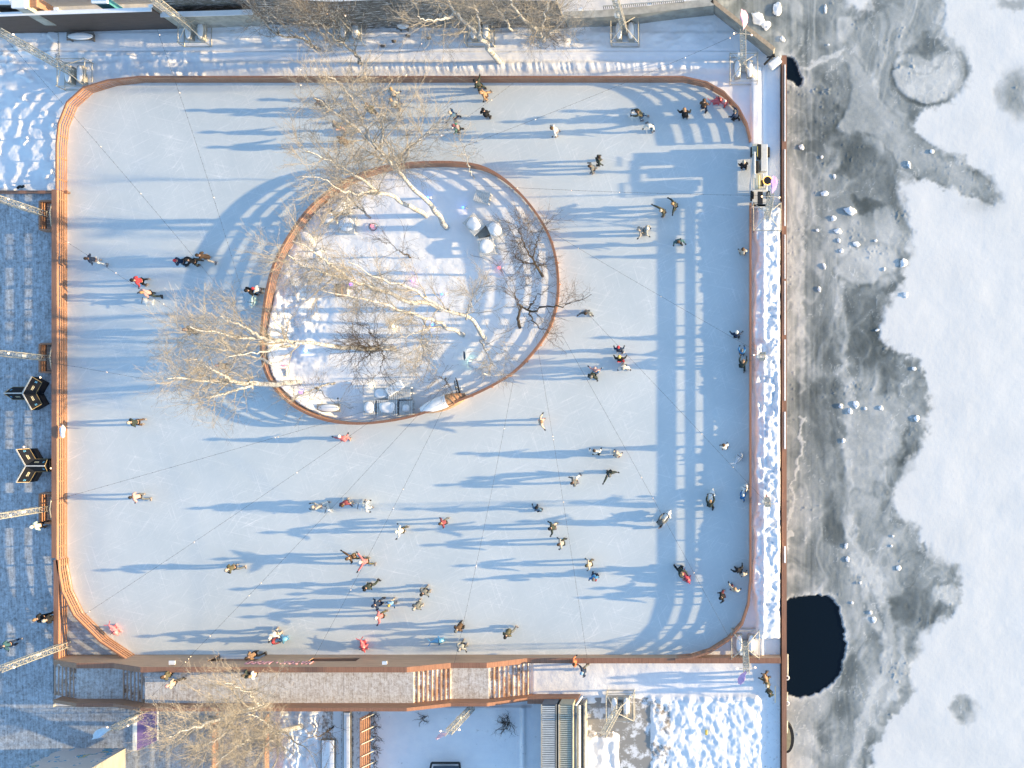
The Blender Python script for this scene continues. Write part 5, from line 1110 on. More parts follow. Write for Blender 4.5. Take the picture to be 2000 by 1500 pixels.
def hairmesh():
    q = MB(); q.ell((0,-.012,-.01), (.108,.118,.13), 12, 8); q.ell((0,-.075,-.13), (.085,.05,.13), 9, 6)
    me = bpy.data.meshes.new('hair'); me.from_pydata(q.v, [], q.f); me.update(); me.polygons.foreach_set('use_smooth', [True]*len(me.polygons)); return me
HAIR = hairmesh()
def shared(name, mesh, mat, parent, M):
    o = bpy.data.objects.new(name, mesh)
    if not mesh.materials: mesh.materials.append(mat)
    C.objects.link(o); o.parent = parent; o.matrix_local = M
    o.material_slots[0].link = 'OBJECT'; o.material_slots[0].material = mat; return o
pr = random.Random(77)
def person(hx, hy, face, pose, jk, tr, hat, s, label, arms='dd', coat=0, group=None, ground=0.0, skates=True):
    H_ = 1.72*s; P = W(hx, hy, ground+1.45*s)
    lean = {'st':.04,'gl':.20,'sl':.24,'sr':.24,'ps':.34,'wk':.05,'si':.1}[pose]
    f = math.radians(face); fw = Vector((math.cos(f), math.sin(f), 0))
    gpos = P-fw*(lean*.62*s); t = empty('person', (gpos.x, gpos.y, ground), label, 'person', group, rz=f-PI/2); t.scale = (s, s, s)
    j = lambda a=.02: pr.uniform(-a, a)
    ph = .95 if pose in ('st','wk') else .88
    pel = Vector((0, 0, ph)); a_ = lean*1.25
    up = Vector((0, math.sin(a_), math.cos(a_)))
    spine = pel+up*.24; chest = pel+up*.44; neck = pel+up*.58; hc = neck+Vector((0, .03, .02))+up*.07; ht = hc+Vector((0, .015, .135))
    hipL = pel+Vector((-.10, 0, -.06)); hipR = pel+Vector((.10, 0, -.06))
    def leg(hip, sx, fy, kx, lift=0):
        an = Vector((hip.x+sx, fy, .14+lift)); kn = (hip+an)*.5+Vector((kx, .05+(.07 if pose not in ('st','wk') else 0), .02)); return kn, an
    if pose == 'st': L_ = leg(hipL, -.04+j(), .02+j(), 0); R_ = leg(hipR, .05+j(), -.02+j(), 0)
    elif pose == 'wk': L_ = leg(hipL, -.02, .20, 0); R_ = leg(hipR, .02, -.24, 0, .03)
    elif pose == 'gl': L_ = leg(hipL, -.06, .10+j(), -.02); R_ = leg(hipR, .06, -.12+j(), .02)
    elif pose == 'sl': L_ = leg(hipL, -.20, -.34, -.05, .04); R_ = leg(hipR, .0, .12, 0)
    elif pose == 'sr': L_ = leg(hipL, 0, .12, 0); R_ = leg(hipR, .20, -.34, .05, .04)
    else: L_ = leg(hipL, -.05, -.02, 0); R_ = leg(hipR, .12, -.35, .03, .02)
    sh = [chest+Vector((-.185, 0, .06)), chest+Vector((.185, 0, .06))]
    arm = []
    for k, (c_, s0) in enumerate(zip(arms, sh)):
        sg = -1 if k == 0 else 1
        e, w_ = {'d': (Vector((sg*.07, -.03, -.27)), Vector((sg*.08, .10, -.50))), 'o': (Vector((sg*.12, -.02, -.23)), Vector((sg*.20, .14, -.40))), 'u': (Vector((sg*.17, .02, -.15)), Vector((sg*.34, .14, -.20))),
                 'f': (Vector((sg*.06, .20, -.18)), Vector((sg*.01, .42, -.22))), 'b': (Vector((sg*.12, -.14, -.22)), Vector((sg*-.02, -.22, -.30))), 'p': (Vector((sg*.10, .16, -.20)), Vector((sg*-.08, .22, -.12))), 'l': (Vector((sg*.20, .14, .0)), Vector((sg*.42, .32, .02)))}[c_]
        e = e+Vector((j(), j(), j())); w_ = w_+Vector((j(.03), j(.03), j(.03))); arm.append((s0, s0+e, s0+w_))
    toeL = L_[1]+Vector((-.02, .12, -.06)); toeR = R_[1]+Vector((.02, .12, -.06))
    pts = [pel, spine, chest, neck, hc, ht, hipL, L_[0], L_[1], toeL, hipR, R_[0], R_[1], toeR, arm[0][0], arm[0][1], arm[0][2], arm[1][0], arm[1][1], arm[1][2]]
    ed = [(0,1),(1,2),(2,3),(3,4),(4,5),(0,6),(6,7),(7,8),(8,9),(0,10),(10,11),(11,12),(12,13),(2,14),(14,15),(15,16),(2,17),(17,18),(18,19)]
    rad = [.12,.11,.125,.05,.085,.075,.085,.055,.04,.03,.085,.055,.04,.03,.055,.04,.028,.055,.04,.028]
    skinobj('body', pts, ed, rad, M_SKIN, t, 1)
    # trousers
    skinobj('trousers', [pel+Vector((0,0,.04)), hipL, L_[0], L_[1], hipR, R_[0], R_[1]], [(0,1),(1,2),(2,3),(0,4),(4,5),(5,6)], [.15,.115,.085,.07,.115,.085,.07], cloth(tr), t, 1)
    # jacket
    cp = [chest, spine, pel+Vector((0, -.01, -.04)), neck-up*.03, arm[0][0], arm[0][1], arm[0][2], arm[1][0], arm[1][1], arm[1][2]]
    ce = [(0,1),(1,2),(0,3),(0,4),(4,5),(5,6),(0,7),(7,8),(8,9)]; cr_ = [(.20,.18),.195,.20,.09,.10,.078,.06,.10,.078,.06]
    if coat: cp.append(pel+Vector((0, -.05*coat, -.34))); ce.append((2, 10)); cr_.append(.26)
    skinobj('jacket', cp, ce, cr_, cloth(jk), t, 1)
    hm = Matrix.Translation(hc+Vector((0, .005, .075)))
    if hat in ('hair', 'fair'): shared('hair', HAIR, M_HAIRD if hat == 'hair' else M_HAIRB, t, hm)
    else: shared('hat', HAT, cloth(hat), t, hm @ Matrix.Rotation(.0, 4, 'X'))
    for k in (0, 1):
        dv = (arm[k][2]-arm[k][1]).normalized(); M = Matrix.Translation(arm[k][2]) @ (-dv).to_track_quat('Z', 'Y').to_matrix().to_4x4()
        if k == 0: M = M @ Matrix.Scale(-1, 4, (1, 0, 0))
        shared('glove', GLOVE, cloth('blk' if jk not in ('blk', 'nav') else 'dgr'), t, M)
        an = (L_, R_)[k][1]; yaw = .35*(1 if k == 0 else -1)+((-.9 if k == 1 else .9) if (pose == 'sr' and k == 1) or (pose == 'sl' and k == 0) else 0)
        shared('skate', SKATE, M_SKB if (tr in ('blk','nav','dgr') and pr.random() < .6) else M_SKW, t, Matrix.Translation((an.x, an.y-.02, an.z-.14)) @ Matrix.Rotation(yaw, 4, 'Z'))
    return t
M_SKB = plain('dark_boot', (.04,.035,.035), .5); M_SKW = plain('pale_boot', (.26,.23,.22), .5)
def kid(*a, **k): return person(*a, **k)
PEOPLE = [
 # hx, hy, facing, pose, jacket, trousers, hat, size, label, arms, coat
 (621,197,120,'gl','nav','jean','hair',1,'skater in navy seen through the crown tips of the tallest birch','ob',0),
 (717,206,100,'gl','olv','blk','brn',1,'skater in olive brown under the northern birch twigs','dd',1),
 (764,176,80,'sr','crm','jean','fair',1,'skater in beige closest to the north boards under the twigs','do',0),
 (764,197,95,'gl','lgr','gry','fair',1,'skater in light grey just behind the one in beige','dd',0),
 (654,241,110,'gl','gry','pnk','crm',1,'skater in grey and pale pink behind the fork of the tallest birch','do',0),
 (664,270,150,'gl','brn','olv','hair',1,'skater in dark brown north-west of the tallest birch fork','do',1),
 (930,160,150,'gl','dgr','dgr','blk',1.02,'skater in dark green against the north boards, one arm flung up','du',0),
 (941,181,200,'sr','tan','tan','tan',1,'skater all in tan, bending forward near the north boards','oo',0),
 (945,217,95,'st','blk','blk','blk',1,'skater all in black, alone in the upper middle of the ice','dd',1),
 (881,221,180,'gl','jean','nav','crm',1,'skater in slate blue reaching towards a companion in green','lo',0),
 (888,246,180,'gl','grn','blk','mar',.95,'skater in green carrying a pale pink backpack','od',0),
 (1080,251,190,'gl','wht','wht','brn',1,'skater in white, alone between the north boards and the island','oo',0),
 (1246,219,170,'ps','olv','jean','hair',1,'skater in olive pushing a white dolphin aid','ff',0),
 (1268,245,260,'sr','wht','jean','wht',1,'skater in a white jacket and blue jeans at the fence shadow','do',0),
 (1337,217,90,'st','blk','blk','tan',1.05,'broad skater in black with tan hat in the north-east','oo',1),
 (1375,199,80,'gl','brn','nav','brn',1,'skater in a brown jacket beneath the north-east curve','dd',0),
 (1417,199,150,'st','ros','red','wht',.72,'small child in pink red with white hat at the north-east boards','fd',0),
 (1436,220,130,'gl','nav','blk','gry',1,'skater in dark navy leaning on the north-east boards','of',0),
 (1169,308,10,'gl','dgr','dgr','hair',1,'taller skater in dark green of the pair north-east of the island','do',0),
 (1153,325,190,'gl','gry','gry','hair',.98,'skater in grey crouching beside the taller one in dark green','do',0),
 (1453,319,100,'st','blk','blk','crm',1.02,'person in black with a beige hat by the machine bay','dd',0),
 (171,505,190,'sl','nav','wht','hair',1,'westernmost skater, in navy with white trousers','do',0),
 (262,547,200,'gl','red','blk','blk',1.05,'skater in a bright red jacket on the west ice','od',0),
 (279,571,200,'sl','pnk','dgr','fair',1,'skater in pale pink holding a white dolphin aid','df',0),
 (345,509,190,'gl','nav','nav','red',.95,'skater in navy with a red hat leading the file of three','pp',0),
 (367,508,185,'gl','blk','dgr','blk',1.02,'skater in black in the middle of the file of three','ff',0),
 (389,499,180,'sl','brn','crm','brn',1,'skater in a brown fur coat at the rear of the file of three','fd',1),
 (364,644,185,'gl','blk','blk','mar',1.03,'skater in black with dark red hat under the long leaning birch tip','dd',1),
 (426,714,180,'gl','crm','brn','pnk',.9,'skater in dull pink seen through the western birch crowns','dd',0),
 (484,567,200,'gl','blk','blk','blk',1,'skater in black of the pair beside the west island fence','dp',0),
 (497,564,170,'gl','wht','gry','red',.9,'skater in white with a red hat beside the west island fence','pd',0),
 (1315,398,200,'gl','dgr','dgr','fair',1,'skater in dark grey with one arm stretched up, leading a partner','lu',0),
 (1292,411,210,'gl','olv','gry','crm',.98,'skater in dark olive holding hands with the one raising an arm','dl',0),
 (1250,449,180,'gl','crm','lgr','crm',.95,'western skater in cream of the cream pair at the shadow edge','up',0),
 (1263,447,0,'gl','lgr','crm','wht',1,'eastern skater in pale grey of the cream pair at the shadow edge','po',1),
 (1325,471,280,'gl','teal','blk','brn',1,'skater in dark teal with a yellow scarf in the fence stripes','oo',0),
 (1451,489,90,'st','crm','brn','brn',1,'person in beige close to the east fence, upper half','dd',1),
 (1144,611,270,'gl','gry','lgr','hair',1,'skater in grey with both arms out, east of the crooked tree','ou',0),
 (1208,680,90,'gl','nav','nav','red',.92,'child in navy with a red hat at the head of the group of three','oo',0),
 (1210,699,90,'gl','blk','red','yel',1,'skater in black and red with a yellow hat in the group of three','oo',0),
 (1217,718,270,'gl','wht','lgr','lgr',1,'skater in white at the south end of the group of three','oo',0),
 (1162,721,80,'gl','pnk','blu','pnk',.85,'child in pink top and blue trousers just west of the group of three','uo',0),
 (1155,735,250,'gl','dgr','dgr','gry',1.02,'skater in dark green behind the child in pink and blue','od',0),
 (1439,651,90,'gl','nav','blk','wht',1,'skater in navy with white hat in the fence shade','oo',0),
 (1449,686,90,'gl','blu','gry','gry',.85,'child in bright blue towed along the east fence','ff',0),
 (1451,708,80,'ps','dgr','dgr','tan',1,'skater in dark green with tan scarf pushing a child in blue','ff',0),
 (255,825,190,'gl','dgr','brn','crm',1,'lone skater in dark green on the west ice, below the birch crowns','dp',0),
 (258,971,190,'sl','pnk','gry','hair',1,'lone skater in pale pink on the south-west ice','od',0),
 (445,1112,210,'sl','olv','gry','crm',1,'lone skater in dark olive with beige hat in the south-west','pd',0),
 (664,854,100,'gl','ros','ros','wht',1,'skater in a rose coat just south of the island fence','uo',1),
 (614,990,180,'ps','crm','wht','crm',.95,'skater in cream leaning over a white dolphin aid','ff',0),
 (670,985,270,'gl','mar','crm','brn',1,'skater in maroon between two skaters in white','oo',0),
 (714,991,0,'sl','wht','wht','wht',.95,'skater all in white nearly merging with the ice, south of the island','oo',0),
 (862,1022,200,'gl','mar','gry','brn',.92,'skater in maroon and grey in the middle of the southern ice','oo',0),
 (777,1038,180,'gl','wht','olv','wht',1,'skater in white with dark trousers, arms out, in the southern middle','uo',0),
 (681,1090,200,'sl','brn','olv','brn',1,'skater in dark brown holding hands with a skater in red','ol',0),
 (706,1098,180,'sl','ros','olv','wht',1,'skater in a coral red jacket with white hat, arm stretched south','ll',0),
 (1056,824,10,'gl','crm','pnk','tan',1,'skater in pink cream with raised arms, south-east of the island','uu',0),
 (1161,882,90,'gl','wht','dgr','hair',1,'skater in white with dark hair, left one of the pair east of centre','oo',0),
 (1204,886,70,'gl','crm','mar','crm',.98,'skater in pale beige pink, right one of the pair east of centre','dd',1),
 (1190,927,300,'gl','dgr','blk','gry',1,'skater in dark clothes with one long arm stretched north','ul',0),
 (1119,943,200,'sr','gry','wht','hair',1,'skater in striped grey west of the long-armed skater','do',0),
 (1048,993,80,'gl','jean','nav','blk',.97,'skater in slate blue with elbows out, mid south-east','ob',0),
 (1076,1032,190,'gl','dgr','crm','blk',1,'skater in dark green with both arms swung back, mid south-east','uo',0),
 (1093,1063,190,'gl','lgr','dgr','hair',1,'skater in grey and white below the one swinging both arms','oo',0),
 (1148,1104,190,'gl','crm','olv','olv',.95,'skater in beige with curved arms above the one in bright blue','oo',0),
 (1159,1130,280,'gl','blu','nav','gry',.92,'skater in bright blue with a red bag on the lower right ice','do',0),
 (1387,981,85,'ps','dgr','blk','fair',1.03,'skater in a dark coat pushing a white aid in the fence shade','ff',1),
 (1292,1018,50,'ps','gry','blk','gry',1.05,'skater in a dark grey coat pushing a white aid at the shadow edge','ff',1),
 (1414,871,110,'gl','wht','brn','brn',.95,'skater in white with brown hair near the east fence, lower half','dd',1),
 (1451,969,80,'ps','blu','blu','wht',.75,'small child in bright blue pushing a white aid by the east fence','ff',0),
 (1331,1119,310,'ps','dgr','blk','tan',1,'skater in dark green pushing a dark red aid','ff',0),
 (1442,1113,120,'gl','blk','blk','blk',1,'skater in black near the south-east curve, upper one of the pair','oo',0),
 (1452,1122,100,'gl','crm','nav','crm',.9,'skater in pinkish beige touching the lower east fence','dd',0),
 (1434,1151,60,'gl','crm','mar','tan',1,'skater in cream and maroon with a raised arm at the south-east curve','uo',0),
 (1409,1167,200,'gl','blk','mar','blk',1,'skater in black with a dark red pack at the south-east curve','od',0),
 (485,1284,210,'sl','tan','blk','brn',1,'skater in russet brown entering through the walkway doorway','dd',0),
 (529,1243,260,'gl','wht','crm','wht',1,'skater in white behind a child on a blue dolphin','of',0),
 (532,1254,10,'ps','mar','mar','red',.8,'child in maroon pushing a blue dolphin aid','ff',0),
 (714,1149,250,'sl','dgr','dgr','blk',1,'skater in dark green with one leg kicked back, south of centre','dp',0),
 (825,1159,240,'gl','gry','gry','blk',.98,'skater in dark grey bending, right of the leg-kicking skater','ob',0),
 (732,1182,200,'gl','nav','nav','nav',1,'skater in navy holding hands with one in coral pink','oo',0),
 (761,1181,240,'gl','lbl','crm','yel',.8,'child in light blue with a yellow hat by the hand-holding pair','oo',0),
 (810,1187,240,'gl','gry','lgr','lgr',1,'skater in mottled grey coat right of the child in light blue','dd',1),
 (737,1206,190,'gl','ros','olv','wht',1,'skater in coral pink with white hat holding hands with one in navy','uo',0),
 (892,1230,240,'gl','brn','blk','gry',1,'skater in a brown jacket in the lower middle of the ice','dd',1),
 (898,1267,250,'gl','lgr','gry','lgr',1,'skater in pale grey close to the walkway wall','ob',0),
 (988,1242,250,'sl','olv','gry','blk',1,'skater in dark olive grey alone in the lower right middle','dd',1),
]
for (hx, hy, fc, po, jk, tr, ht_, s_, lb, ar, ct) in PEOPLE: person(hx, hy, fc, po, jk, tr, ht_, s_, lb, ar, ct)
M_SKB2 = M_SKB
person(67,1028,200,'wk','mint','blk','wht',1,'walker in pale mint with white hat on the west deck','dd',0,ground=.15)
person(73,1209,190,'wk','blk','blk','tan',1.03,'left walker in black of the pair at the west parapet','dd',0,ground=.15); person(91,1211,190,'wk','blk','dgr','crm',1,'right walker in dark clothes of the pair at the west parapet','dd',0,ground=.15)
person(8,1262,200,'wk','teal','nav','nav',1,'walker in dark teal at the left photo edge','od',0,ground=.15)
person(322,1321,170,'wk','olv','blk','brn',1,'walker in dark olive on the raised walkway','dd',0,ground=2.1); person(331,1338,170,'wk','crm','blk','pnk',1,'walker in pale pink beside the one in dark olive','dd',0,ground=2.1)
person(478,1318,180,'wk','dgr','brn','hair',1,'walker in dark clothes under twigs on the walkway','dd',0,ground=2.1); person(491,1320,180,'wk','wht','brn','fair',.95,'walker in white under twigs on the walkway','dd',0,ground=2.1)
person(1121,1296,10,'wk','org','org','hair',1,'walker in an orange red coat by the low parapet','od',1,ground=.05); person(1138,1313,200,'wk','nav','gry','lbl',1,'walker in grey with a light blue hat beside the orange coat','ou',0,ground=.05)
person(1495,1327,200,'wk','tan','brn','brn',1,'walker in tan near the quay south of the parapet','dd',0,ground=.05); person(1499,1338,200,'wk','olv','olv','crm',1,'walker in olive camouflage beside the one in tan','ol',0,ground=.05); person(1504,1356,240,'wk','dgr','blk','dgr',.95,'walker in dark grey nearest the quay in the south-east','dd',0,ground=.05)
# turn the skin skeletons into plain meshes
bpy.context.view_layer.update()
dg = bpy.context.evaluated_depsgraph_get()
new = [(o, bpy.data.meshes.new_from_object(o.evaluated_get(dg)), mat) for o, mat in PEND]
for o, me, mat in new:
    o.modifiers.clear(); o.data = me; me.materials.clear(); me.materials.append(mat)
    me.polygons.foreach_set('use_smooth', [True]*len(me.polygons))
    if o.name.startswith('body'):      # face: nose and chin drawn forward
        zt = max(v.co.z for v in me.vertices); ys = [v.co.y for v in me.vertices if v.co.z > zt-.2]; ym = max(ys) if ys else 0
        for v in me.vertices:
            dz = zt-v.co.z
            if .07 < dz < .14 and v.co.y > ym-.03 and abs(v.co.x) < .03: v.co.y += .025
# backpack and scarf details
def pack(px_, py_, z, mat, label, r=(.16,.11,.2)):
    c = W(px_, py_, z); q = MB(); q.ell(c, r, 10, 7, f=lambda v: Vector((math.copysign(abs(v.x/r[0])**.7*r[0], v.x), math.copysign(abs(v.y/r[1])**.7*r[1], v.y), v.z))); tag(q.build('backpack', mat, smooth=True), label, 'backpack')
pack(893, 248, 1.25, cloth('pnk'), 'pale pink backpack on the skater in green', (.13,.15,.2)); pack(1163, 1133, .95, cloth('mar'), 'small dark red bag on the skater in bright blue', (.10,.10,.14))
# person's white sack draped on the west fence
c = W(122, 841, 1.15); q = MB(); q.ell(c, (.20,.44,.12), 14, 9, f=lambda v: v*(1+.18*math.sin(v.y*13)+.1*math.sin(v.x*17+1))); tag(q.build('white_coat', M_CLEAN, smooth=True), 'white coat thrown over the sunlit west fence', 'coat')
# ================================================================ south side objects
def bx(name, px0, px1, py0, py1, z0, z1, mat, label=None, cat=None, par=None, bev=0):
    a = W(px0, py0, z1); b = W(px1, py1, z1); q = MB(); q.box(((a.x+b.x)/2, (a.y+b.y)/2, (z0+z1)/2), (abs(b.x-a.x), abs(a.y-b.y), z1-z0)); o = q.build(name, mat, par, bevel=bev)
    return tag(o, label, cat) if label else o
# concrete apron
slab('concrete_apron', pw([(1141,1362),(1222,1362),(1306,1362),(1312,1470),(1300,1560),(1141,1560)]), -.05, .10, (lambda: (lambda N: (N.col(N.mix(N.ramp(N.noise(N.pos(), 1.1, 8, .7), [(.50, (0,0,0)), (.58, (1,1,1))]), (.30,.29,.27), (.74,.75,.77))), N.m)[1])(NT('snowy_concrete', .85)))())
t = empty('concrete_pit_kerb', (*G(1200,1385).xy, .1), 'pale kerb framing the square pit round a mast in the south-east', 'kerb'); bx('kerb', 1184,1222,1361,1366,.1,.5,M_CONC2,par=t); bx('kerb', 1218,1224,1366,1404,.1,.5,M_CONC2,par=t)
# metal roofs
def louvre(px0, px1, py0, py1, z, mat1, mat2, label, step, two=False):
    t = empty('louvred_roof', W((px0+px1)/2, (py0+py1)/2, z), label, 'louvred roof'); k = CAMH/FPX
    bx('deck', px0, px1, py0, py1, .0, z, mat2, par=t); y_ = py0+3
    while y_ < py1-1:
        a = W(px0+2, y_, z+.06); b = W(px1-2, y_, z+.06)
        q = MB(); q.bar(a, b, .06, .14 if not two else .05); q.build('slat', mat1, t); y_ += step
    for x_ in (px0, px1): bx('edge_rail', x_-.8, x_+.8, py0, py1, z, z+.14, M_STEEL, par=t)
    return t
M_BLUEM = plain('blue_grey_metal', (.07,.10,.14), .5, .15, 3); M_LM = plain('light_metal', (.60,.62,.62), .5, .1, 3)  # the blue-grey also carries the shade painted on the western louvred roof
louvre(1057,1086,1377,1560,2.3,M_LM,M_BLUEM,'western louvred metal roof with shade painted in as blue-grey, beyond the walkway',3.5); louvre(1091,1118,1377,1560,2.3,M_CRM,plain('sunlit_sand_metal', (.36,.34,.27), .6, .15),'eastern louvred roof with sunlight painted in as a sand colour',4.2,True)  # western roof coloured as shaded, eastern as sunlit; the light is in the paint
t = empty('roof_ducts', W(1130, 1450, 2), 'parallel snow-topped ducts along the lit louvred roof', 'duct')
for x_, r_, z_ in ((1124,.10,2.3),(1131,.12,1.5),(1138,.10,1.1)):
    q = MB(); q.tube(W(x_, 1378, z_), W(x_, 1560, z_), r_, n=10); q.build('duct', M_LM if r_ > .1 else M_BLUEM, t, smooth=True)
q = MB(); q.tube(W(1124, 1379, 2.3), W(1137, 1360, 2.0), .07, n=8); q.build('elbow', M_WHITEP, t); bx('parapet', 1140,1143,1374,1560,.0,1.3,M_CONC2,par=t)
bx('yellow_marker', 1377,1382,1426,1436,.3,.42,M_YEL,'small yellow disc lying on rough snow in the south-east','marker',bev=.04)
q = MB(); q.bar(W(1514,1340,.9), W(1514,1372,.9), .03); q.bar(W(1514,1340,.9), W(1514,1340,.0), .03); q.bar(W(1514,1372,.9), W(1514,1372,.0), .03); tag(q.build('yellow_rail', M_YEL), 'thin yellow hand rail on the quay in the south-east', 'rail')
# slatted benches / frames running south from the walkway
def longbench(px0, px1, label, snowy=False, braces=True):
    t = empty('slatted_bench_wall', W((px0+px1)/2, 1450, 1), label, 'slatted screen'); n = 6
    for i in range(n):
        z = 1.25-.19*i; xx = W(px0, 0, 1.25).x+(W(px1, 0, .3).x-W(px0, 0, 1.25).x)*i/(n-1)
        q = MB(); q.box((xx, (G(0,1390).y+G(0,1560).y)/2, z), (.08, 6.0, .12)); q.build('slat', M_WOODX, t)
    if braces:
        for y_ in (1402, 1426, 1450, 1474, 1496):
            q = MB(); q.bar(W(px0+2, y_+4, 1.35), W(px1+14, y_-10, .05), .05); q.build('brace', M_STEEL, t)
    return t
longbench(704, 722, 'sunlit slatted timber screen with diagonal stays, running south from the walkway'); longbench(415, 425, 'narrow slatted timber screen under the western birch', braces=False); longbench(517, 524, 'narrow slatted timber screen under the big birches, eastern of two', braces=False)
for x0_, x1_, mt, lb in ((628,652,M_CLEAN,'wide snow-covered planter bed south of the walkway'), (671,683,M_CLEAN,'narrow snow-covered planter bed south of the walkway')):
    y0_ = 1446 if x0_ == 628 else 1392
    t = empty('planter', W((x0_+x1_)/2, 1480, .3), lb, 'planter'); bx('kerb', x0_-1.5, x1_+1.5, y0_-1.5, 1560, -.05, .28, M_CONC, par=t); bx('snow_fill', x0_, x1_, y0_, 1560, .28, .36, M_CLEAN, par=t, bev=.03)
# dark shrubs and things in the shaded garden
def shrub(px_, py_, n, r, label, z=.5, seed=1):
    rg = np.random.default_rng(seed); c = G(px_, py_); t = empty('low_shrub', (c.x, c.y, 0), label, 'shrub'); P = []; k = 5
    P0 = np.zeros((n, k, 3)); d0 = rg.normal(size=(n, 3)); d0[:, 2] = np.abs(d0[:, 2])*.8+.2; d0 /= np.linalg.norm(d0, axis=1, keepdims=True); P0[:, 0] = (c.x, c.y, 0)
    P0[:, 0, :2] += rg.normal(size=(n, 2))*r*.25
    for q_ in range(1, k): P0[:, q_] = P0[:, q_-1]+(d0+rg.normal(size=(n, 3))*.3)*r/(k-1)
    R0 = np.tile(np.linspace(.02, .008, k), (n, 1)); v, f = tubes(P0, R0, 4); npmesh('stems', v, f, M_BARK, t)
    P1, R1 = spawn(rg, P0, R0, 6, .3, 1, r*.4, 40, 0, 4, .7); v, f = tubes(P1, np.clip(R1, .006, .01), 3); npmesh('twigs', v, f, M_TWIGD, t); return t
shrub(990,1412,26,.75,'small dark evergreen clump lying in the shaded garden snow',seed=2); shrub(828,1402,10,.5,'tiny dark bush beside the trodden patch in the garden',seed=3)
shrub(1082,75,0+22,.8,'bare bushes at the foot of the spreading birch',seed=4)
for i, y_ in enumerate((1394,1418,1441,1466,1490)): shrub(732, y_, 12, .55, 'dark bare bush leaning from the sunlit slatted screen', seed=10+i)['group'] = 'bushes along the slatted screen'
t = empty('raised_box', W(870, 1496, .8), 'black box frame at the lower photo edge in the shaded garden', 'garden box')
for a_, b_ in (((843,1490),(897,1490)), ((897,1490),(905,1545)), ((843,1490),(830,1545))): q = MB(); q.bar(W(*a_, .9), W(*b_, .9), .12); q.bar(W(*a_, .5), W(*b_, .5), .08); q.bar(W(*a_, .9), W(*a_, 0), .08); q.build('bar', M_BLACK, t)
bx('panel', 846, 896, 1497, 1550, .2, .3, M_BLUEM, par=t)
# mural box
t = empty('mural_container', W(150, 1490, 2.8), 'big box building with a painted mural front and cream side at the lower left', 'building')
z1 = 5.2; f0, f1 = G(125,1460), G(248,1464); yb_ = f0.y
N = NT('mural_paint', .7); p = N.pos((.9, .9, 1.1)); v = N.n('ShaderNodeTexVoronoi'); v.inputs['Scale'].default_value = .8; N.l(p, v.inputs[0])
n_ = N.noise(p, 1.1, 3); N.col(N.ramp(n_, [(.20, (.42,.42,.45)), (.52, (.48,.47,.50)), (.56, (.05,.20,.38)), (.585, (.10,.33,.52)), (.61, (.02,.03,.05)), (.62, (.36,.35,.22)), (.69, (.40,.38,.26)), (.72, (.40,.18,.10))]))
for e in N.t.nodes:
    if e.type == 'VALTORGB': e.color_ramp.interpolation = 'CONSTANT'
M_MURAL = N.m; M_CREAM = woodmat('cream_boards', (.34,.32,.275), 1)
x0_, x1_ = f0.x, f1.x
q = MB(); q.add([(x0_, yb_, 0), (x1_, yb_, 0), (x1_, yb_-3.5, 0), (x0_, yb_-3.5, 0)]+[(x0_, yb_, z1), (x1_, yb_, z1), (x1_, yb_-3.5, z1), (x0_, yb_-3.5, z1)], [(0,1,5,4),(1,2,6,5),(2,3,7,6),(3,0,4,7)]); o = q.build('side_wall', M_CREAM, t)
mf = MB(); mf.add([(x0_-.02,yb_+.012,.02),(x1_,yb_+.012,.02),(x1_,yb_+.012,z1),(x0_-.02,yb_+.012,z1)], [(0,1,2,3)]); mf.build('mural_front', M_MURAL, t)
q = MB(); q.box(((x0_+x1_)/2, yb_-1.75, z1+.06), (x1_-x0_+.1, 3.6, .10)); q.build('roof', M_MURAL, t)
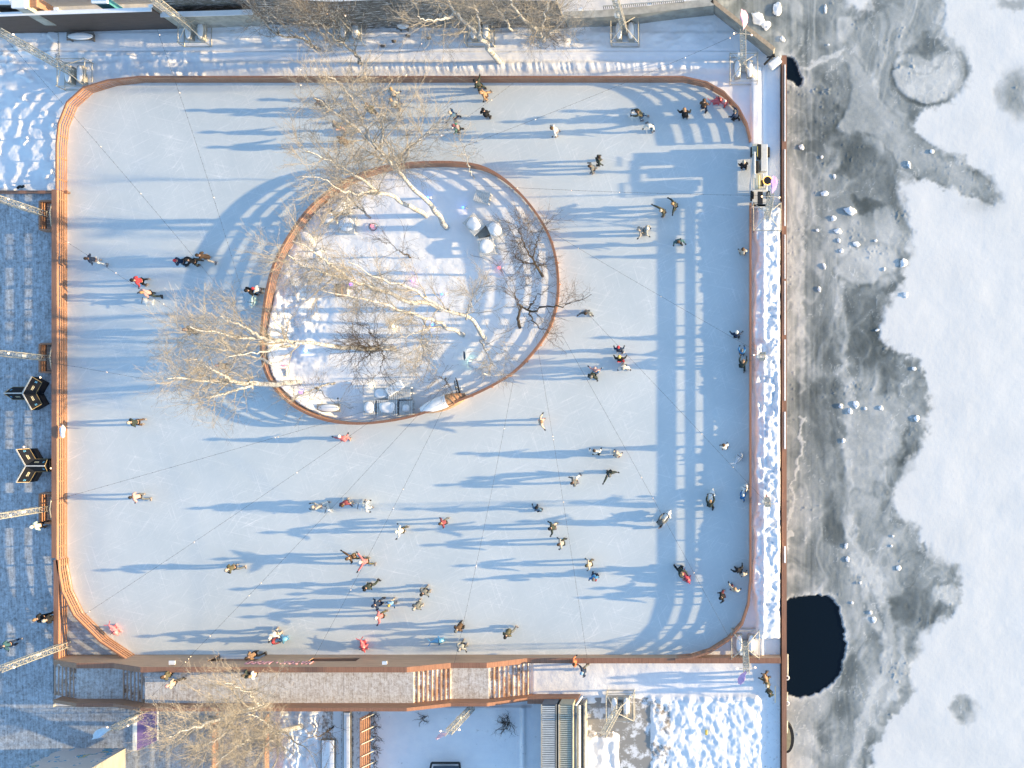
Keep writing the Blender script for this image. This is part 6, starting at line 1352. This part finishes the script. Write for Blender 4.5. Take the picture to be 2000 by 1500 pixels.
# violet leaning panel and its pole
t = empty('violet_panel', W(292, 1425, 1.8), 'violet hanging panel with a pale left edge below the walkway', 'panel')
a, b = W(268,1395,2.2), W(305,1388,2.2); c_, d_ = W(267,1466,.9), W(306,1447,.9)
q = MB(); q.add([a, b, d_, c_]+[v-Vector((0,0,.06)) for v in (a, b, d_, c_)], [(0,1,2,3),(7,6,5,4),(0,4,5,1),(1,5,6,2),(2,6,7,3),(3,7,4,0)]); q.build('cloth', plain('violet_cloth', (.16,.11,.27), .7, .15, 2), t)
a2 = W(259,1400,2.2); c2 = W(259,1466,.9); q = MB(); q.add([a2, a, c_, c2]+[v-Vector((0,0,.06)) for v in (a2, a, c_, c2)], [(0,1,2,3),(7,6,5,4),(0,4,5,1),(1,5,6,2),(2,6,7,3),(3,7,4,0)]); q.build('pale_edge', M_WHITEP, t)
q = MB(); q.tube(W(308,1388,2.4), W(308,1446,1.0), .045, n=8); q.build('pole', M_WHITEP, t)

# odds and ends
q = MB(); P_ = spline([tuple(W(x_, y_, .12)) for x_, y_ in ((34,368),(38,364),(43,365),(47,363))], 5, False)
for a, b in zip(P_, P_[1:]): q.tube(a, b, .09, n=6)
tag(q.build('dark_bundle', M_BLACK, smooth=True), 'small dark bundle lying in the snow beside the low brown rail', 'bundle')
t = empty('winch_frame', (*G(1508,118).xy, 0), 'black winch frame with a snow-covered box at the north end of the quay', 'winch'); q = MB()
q.bar(W(1493,126,.5), W(1512,106,1.5), .12); q.bar(W(1498,112,1.0), W(1514,110,1.4), .08); q.bar(W(1512,106,1.5), W(1512,108,0), .08); q.build('frame', M_BLACK, t)
a = W(1514,123,.5); q = MB(); q.box((a.x, a.y, .28), (.85,.45,.5), .65); q.build('box', M_WHITEP, t, bevel=.03); q = MB(); q.box((a.x, a.y, .56), (.88,.48,.07), .65); q.build('snow_cap', M_CLEAN, t, bevel=.03)
a = W(1499,973,.75); q = MB(); q.box((a.x, a.y, .72), (.10,.55,.05), .35); tag(q.build('pink_board', plain('pink_plank', (.50,.28,.27), .7)), 'narrow pinkish board lying on the snowy east bank', 'board')
a = W(1469,225,.6)
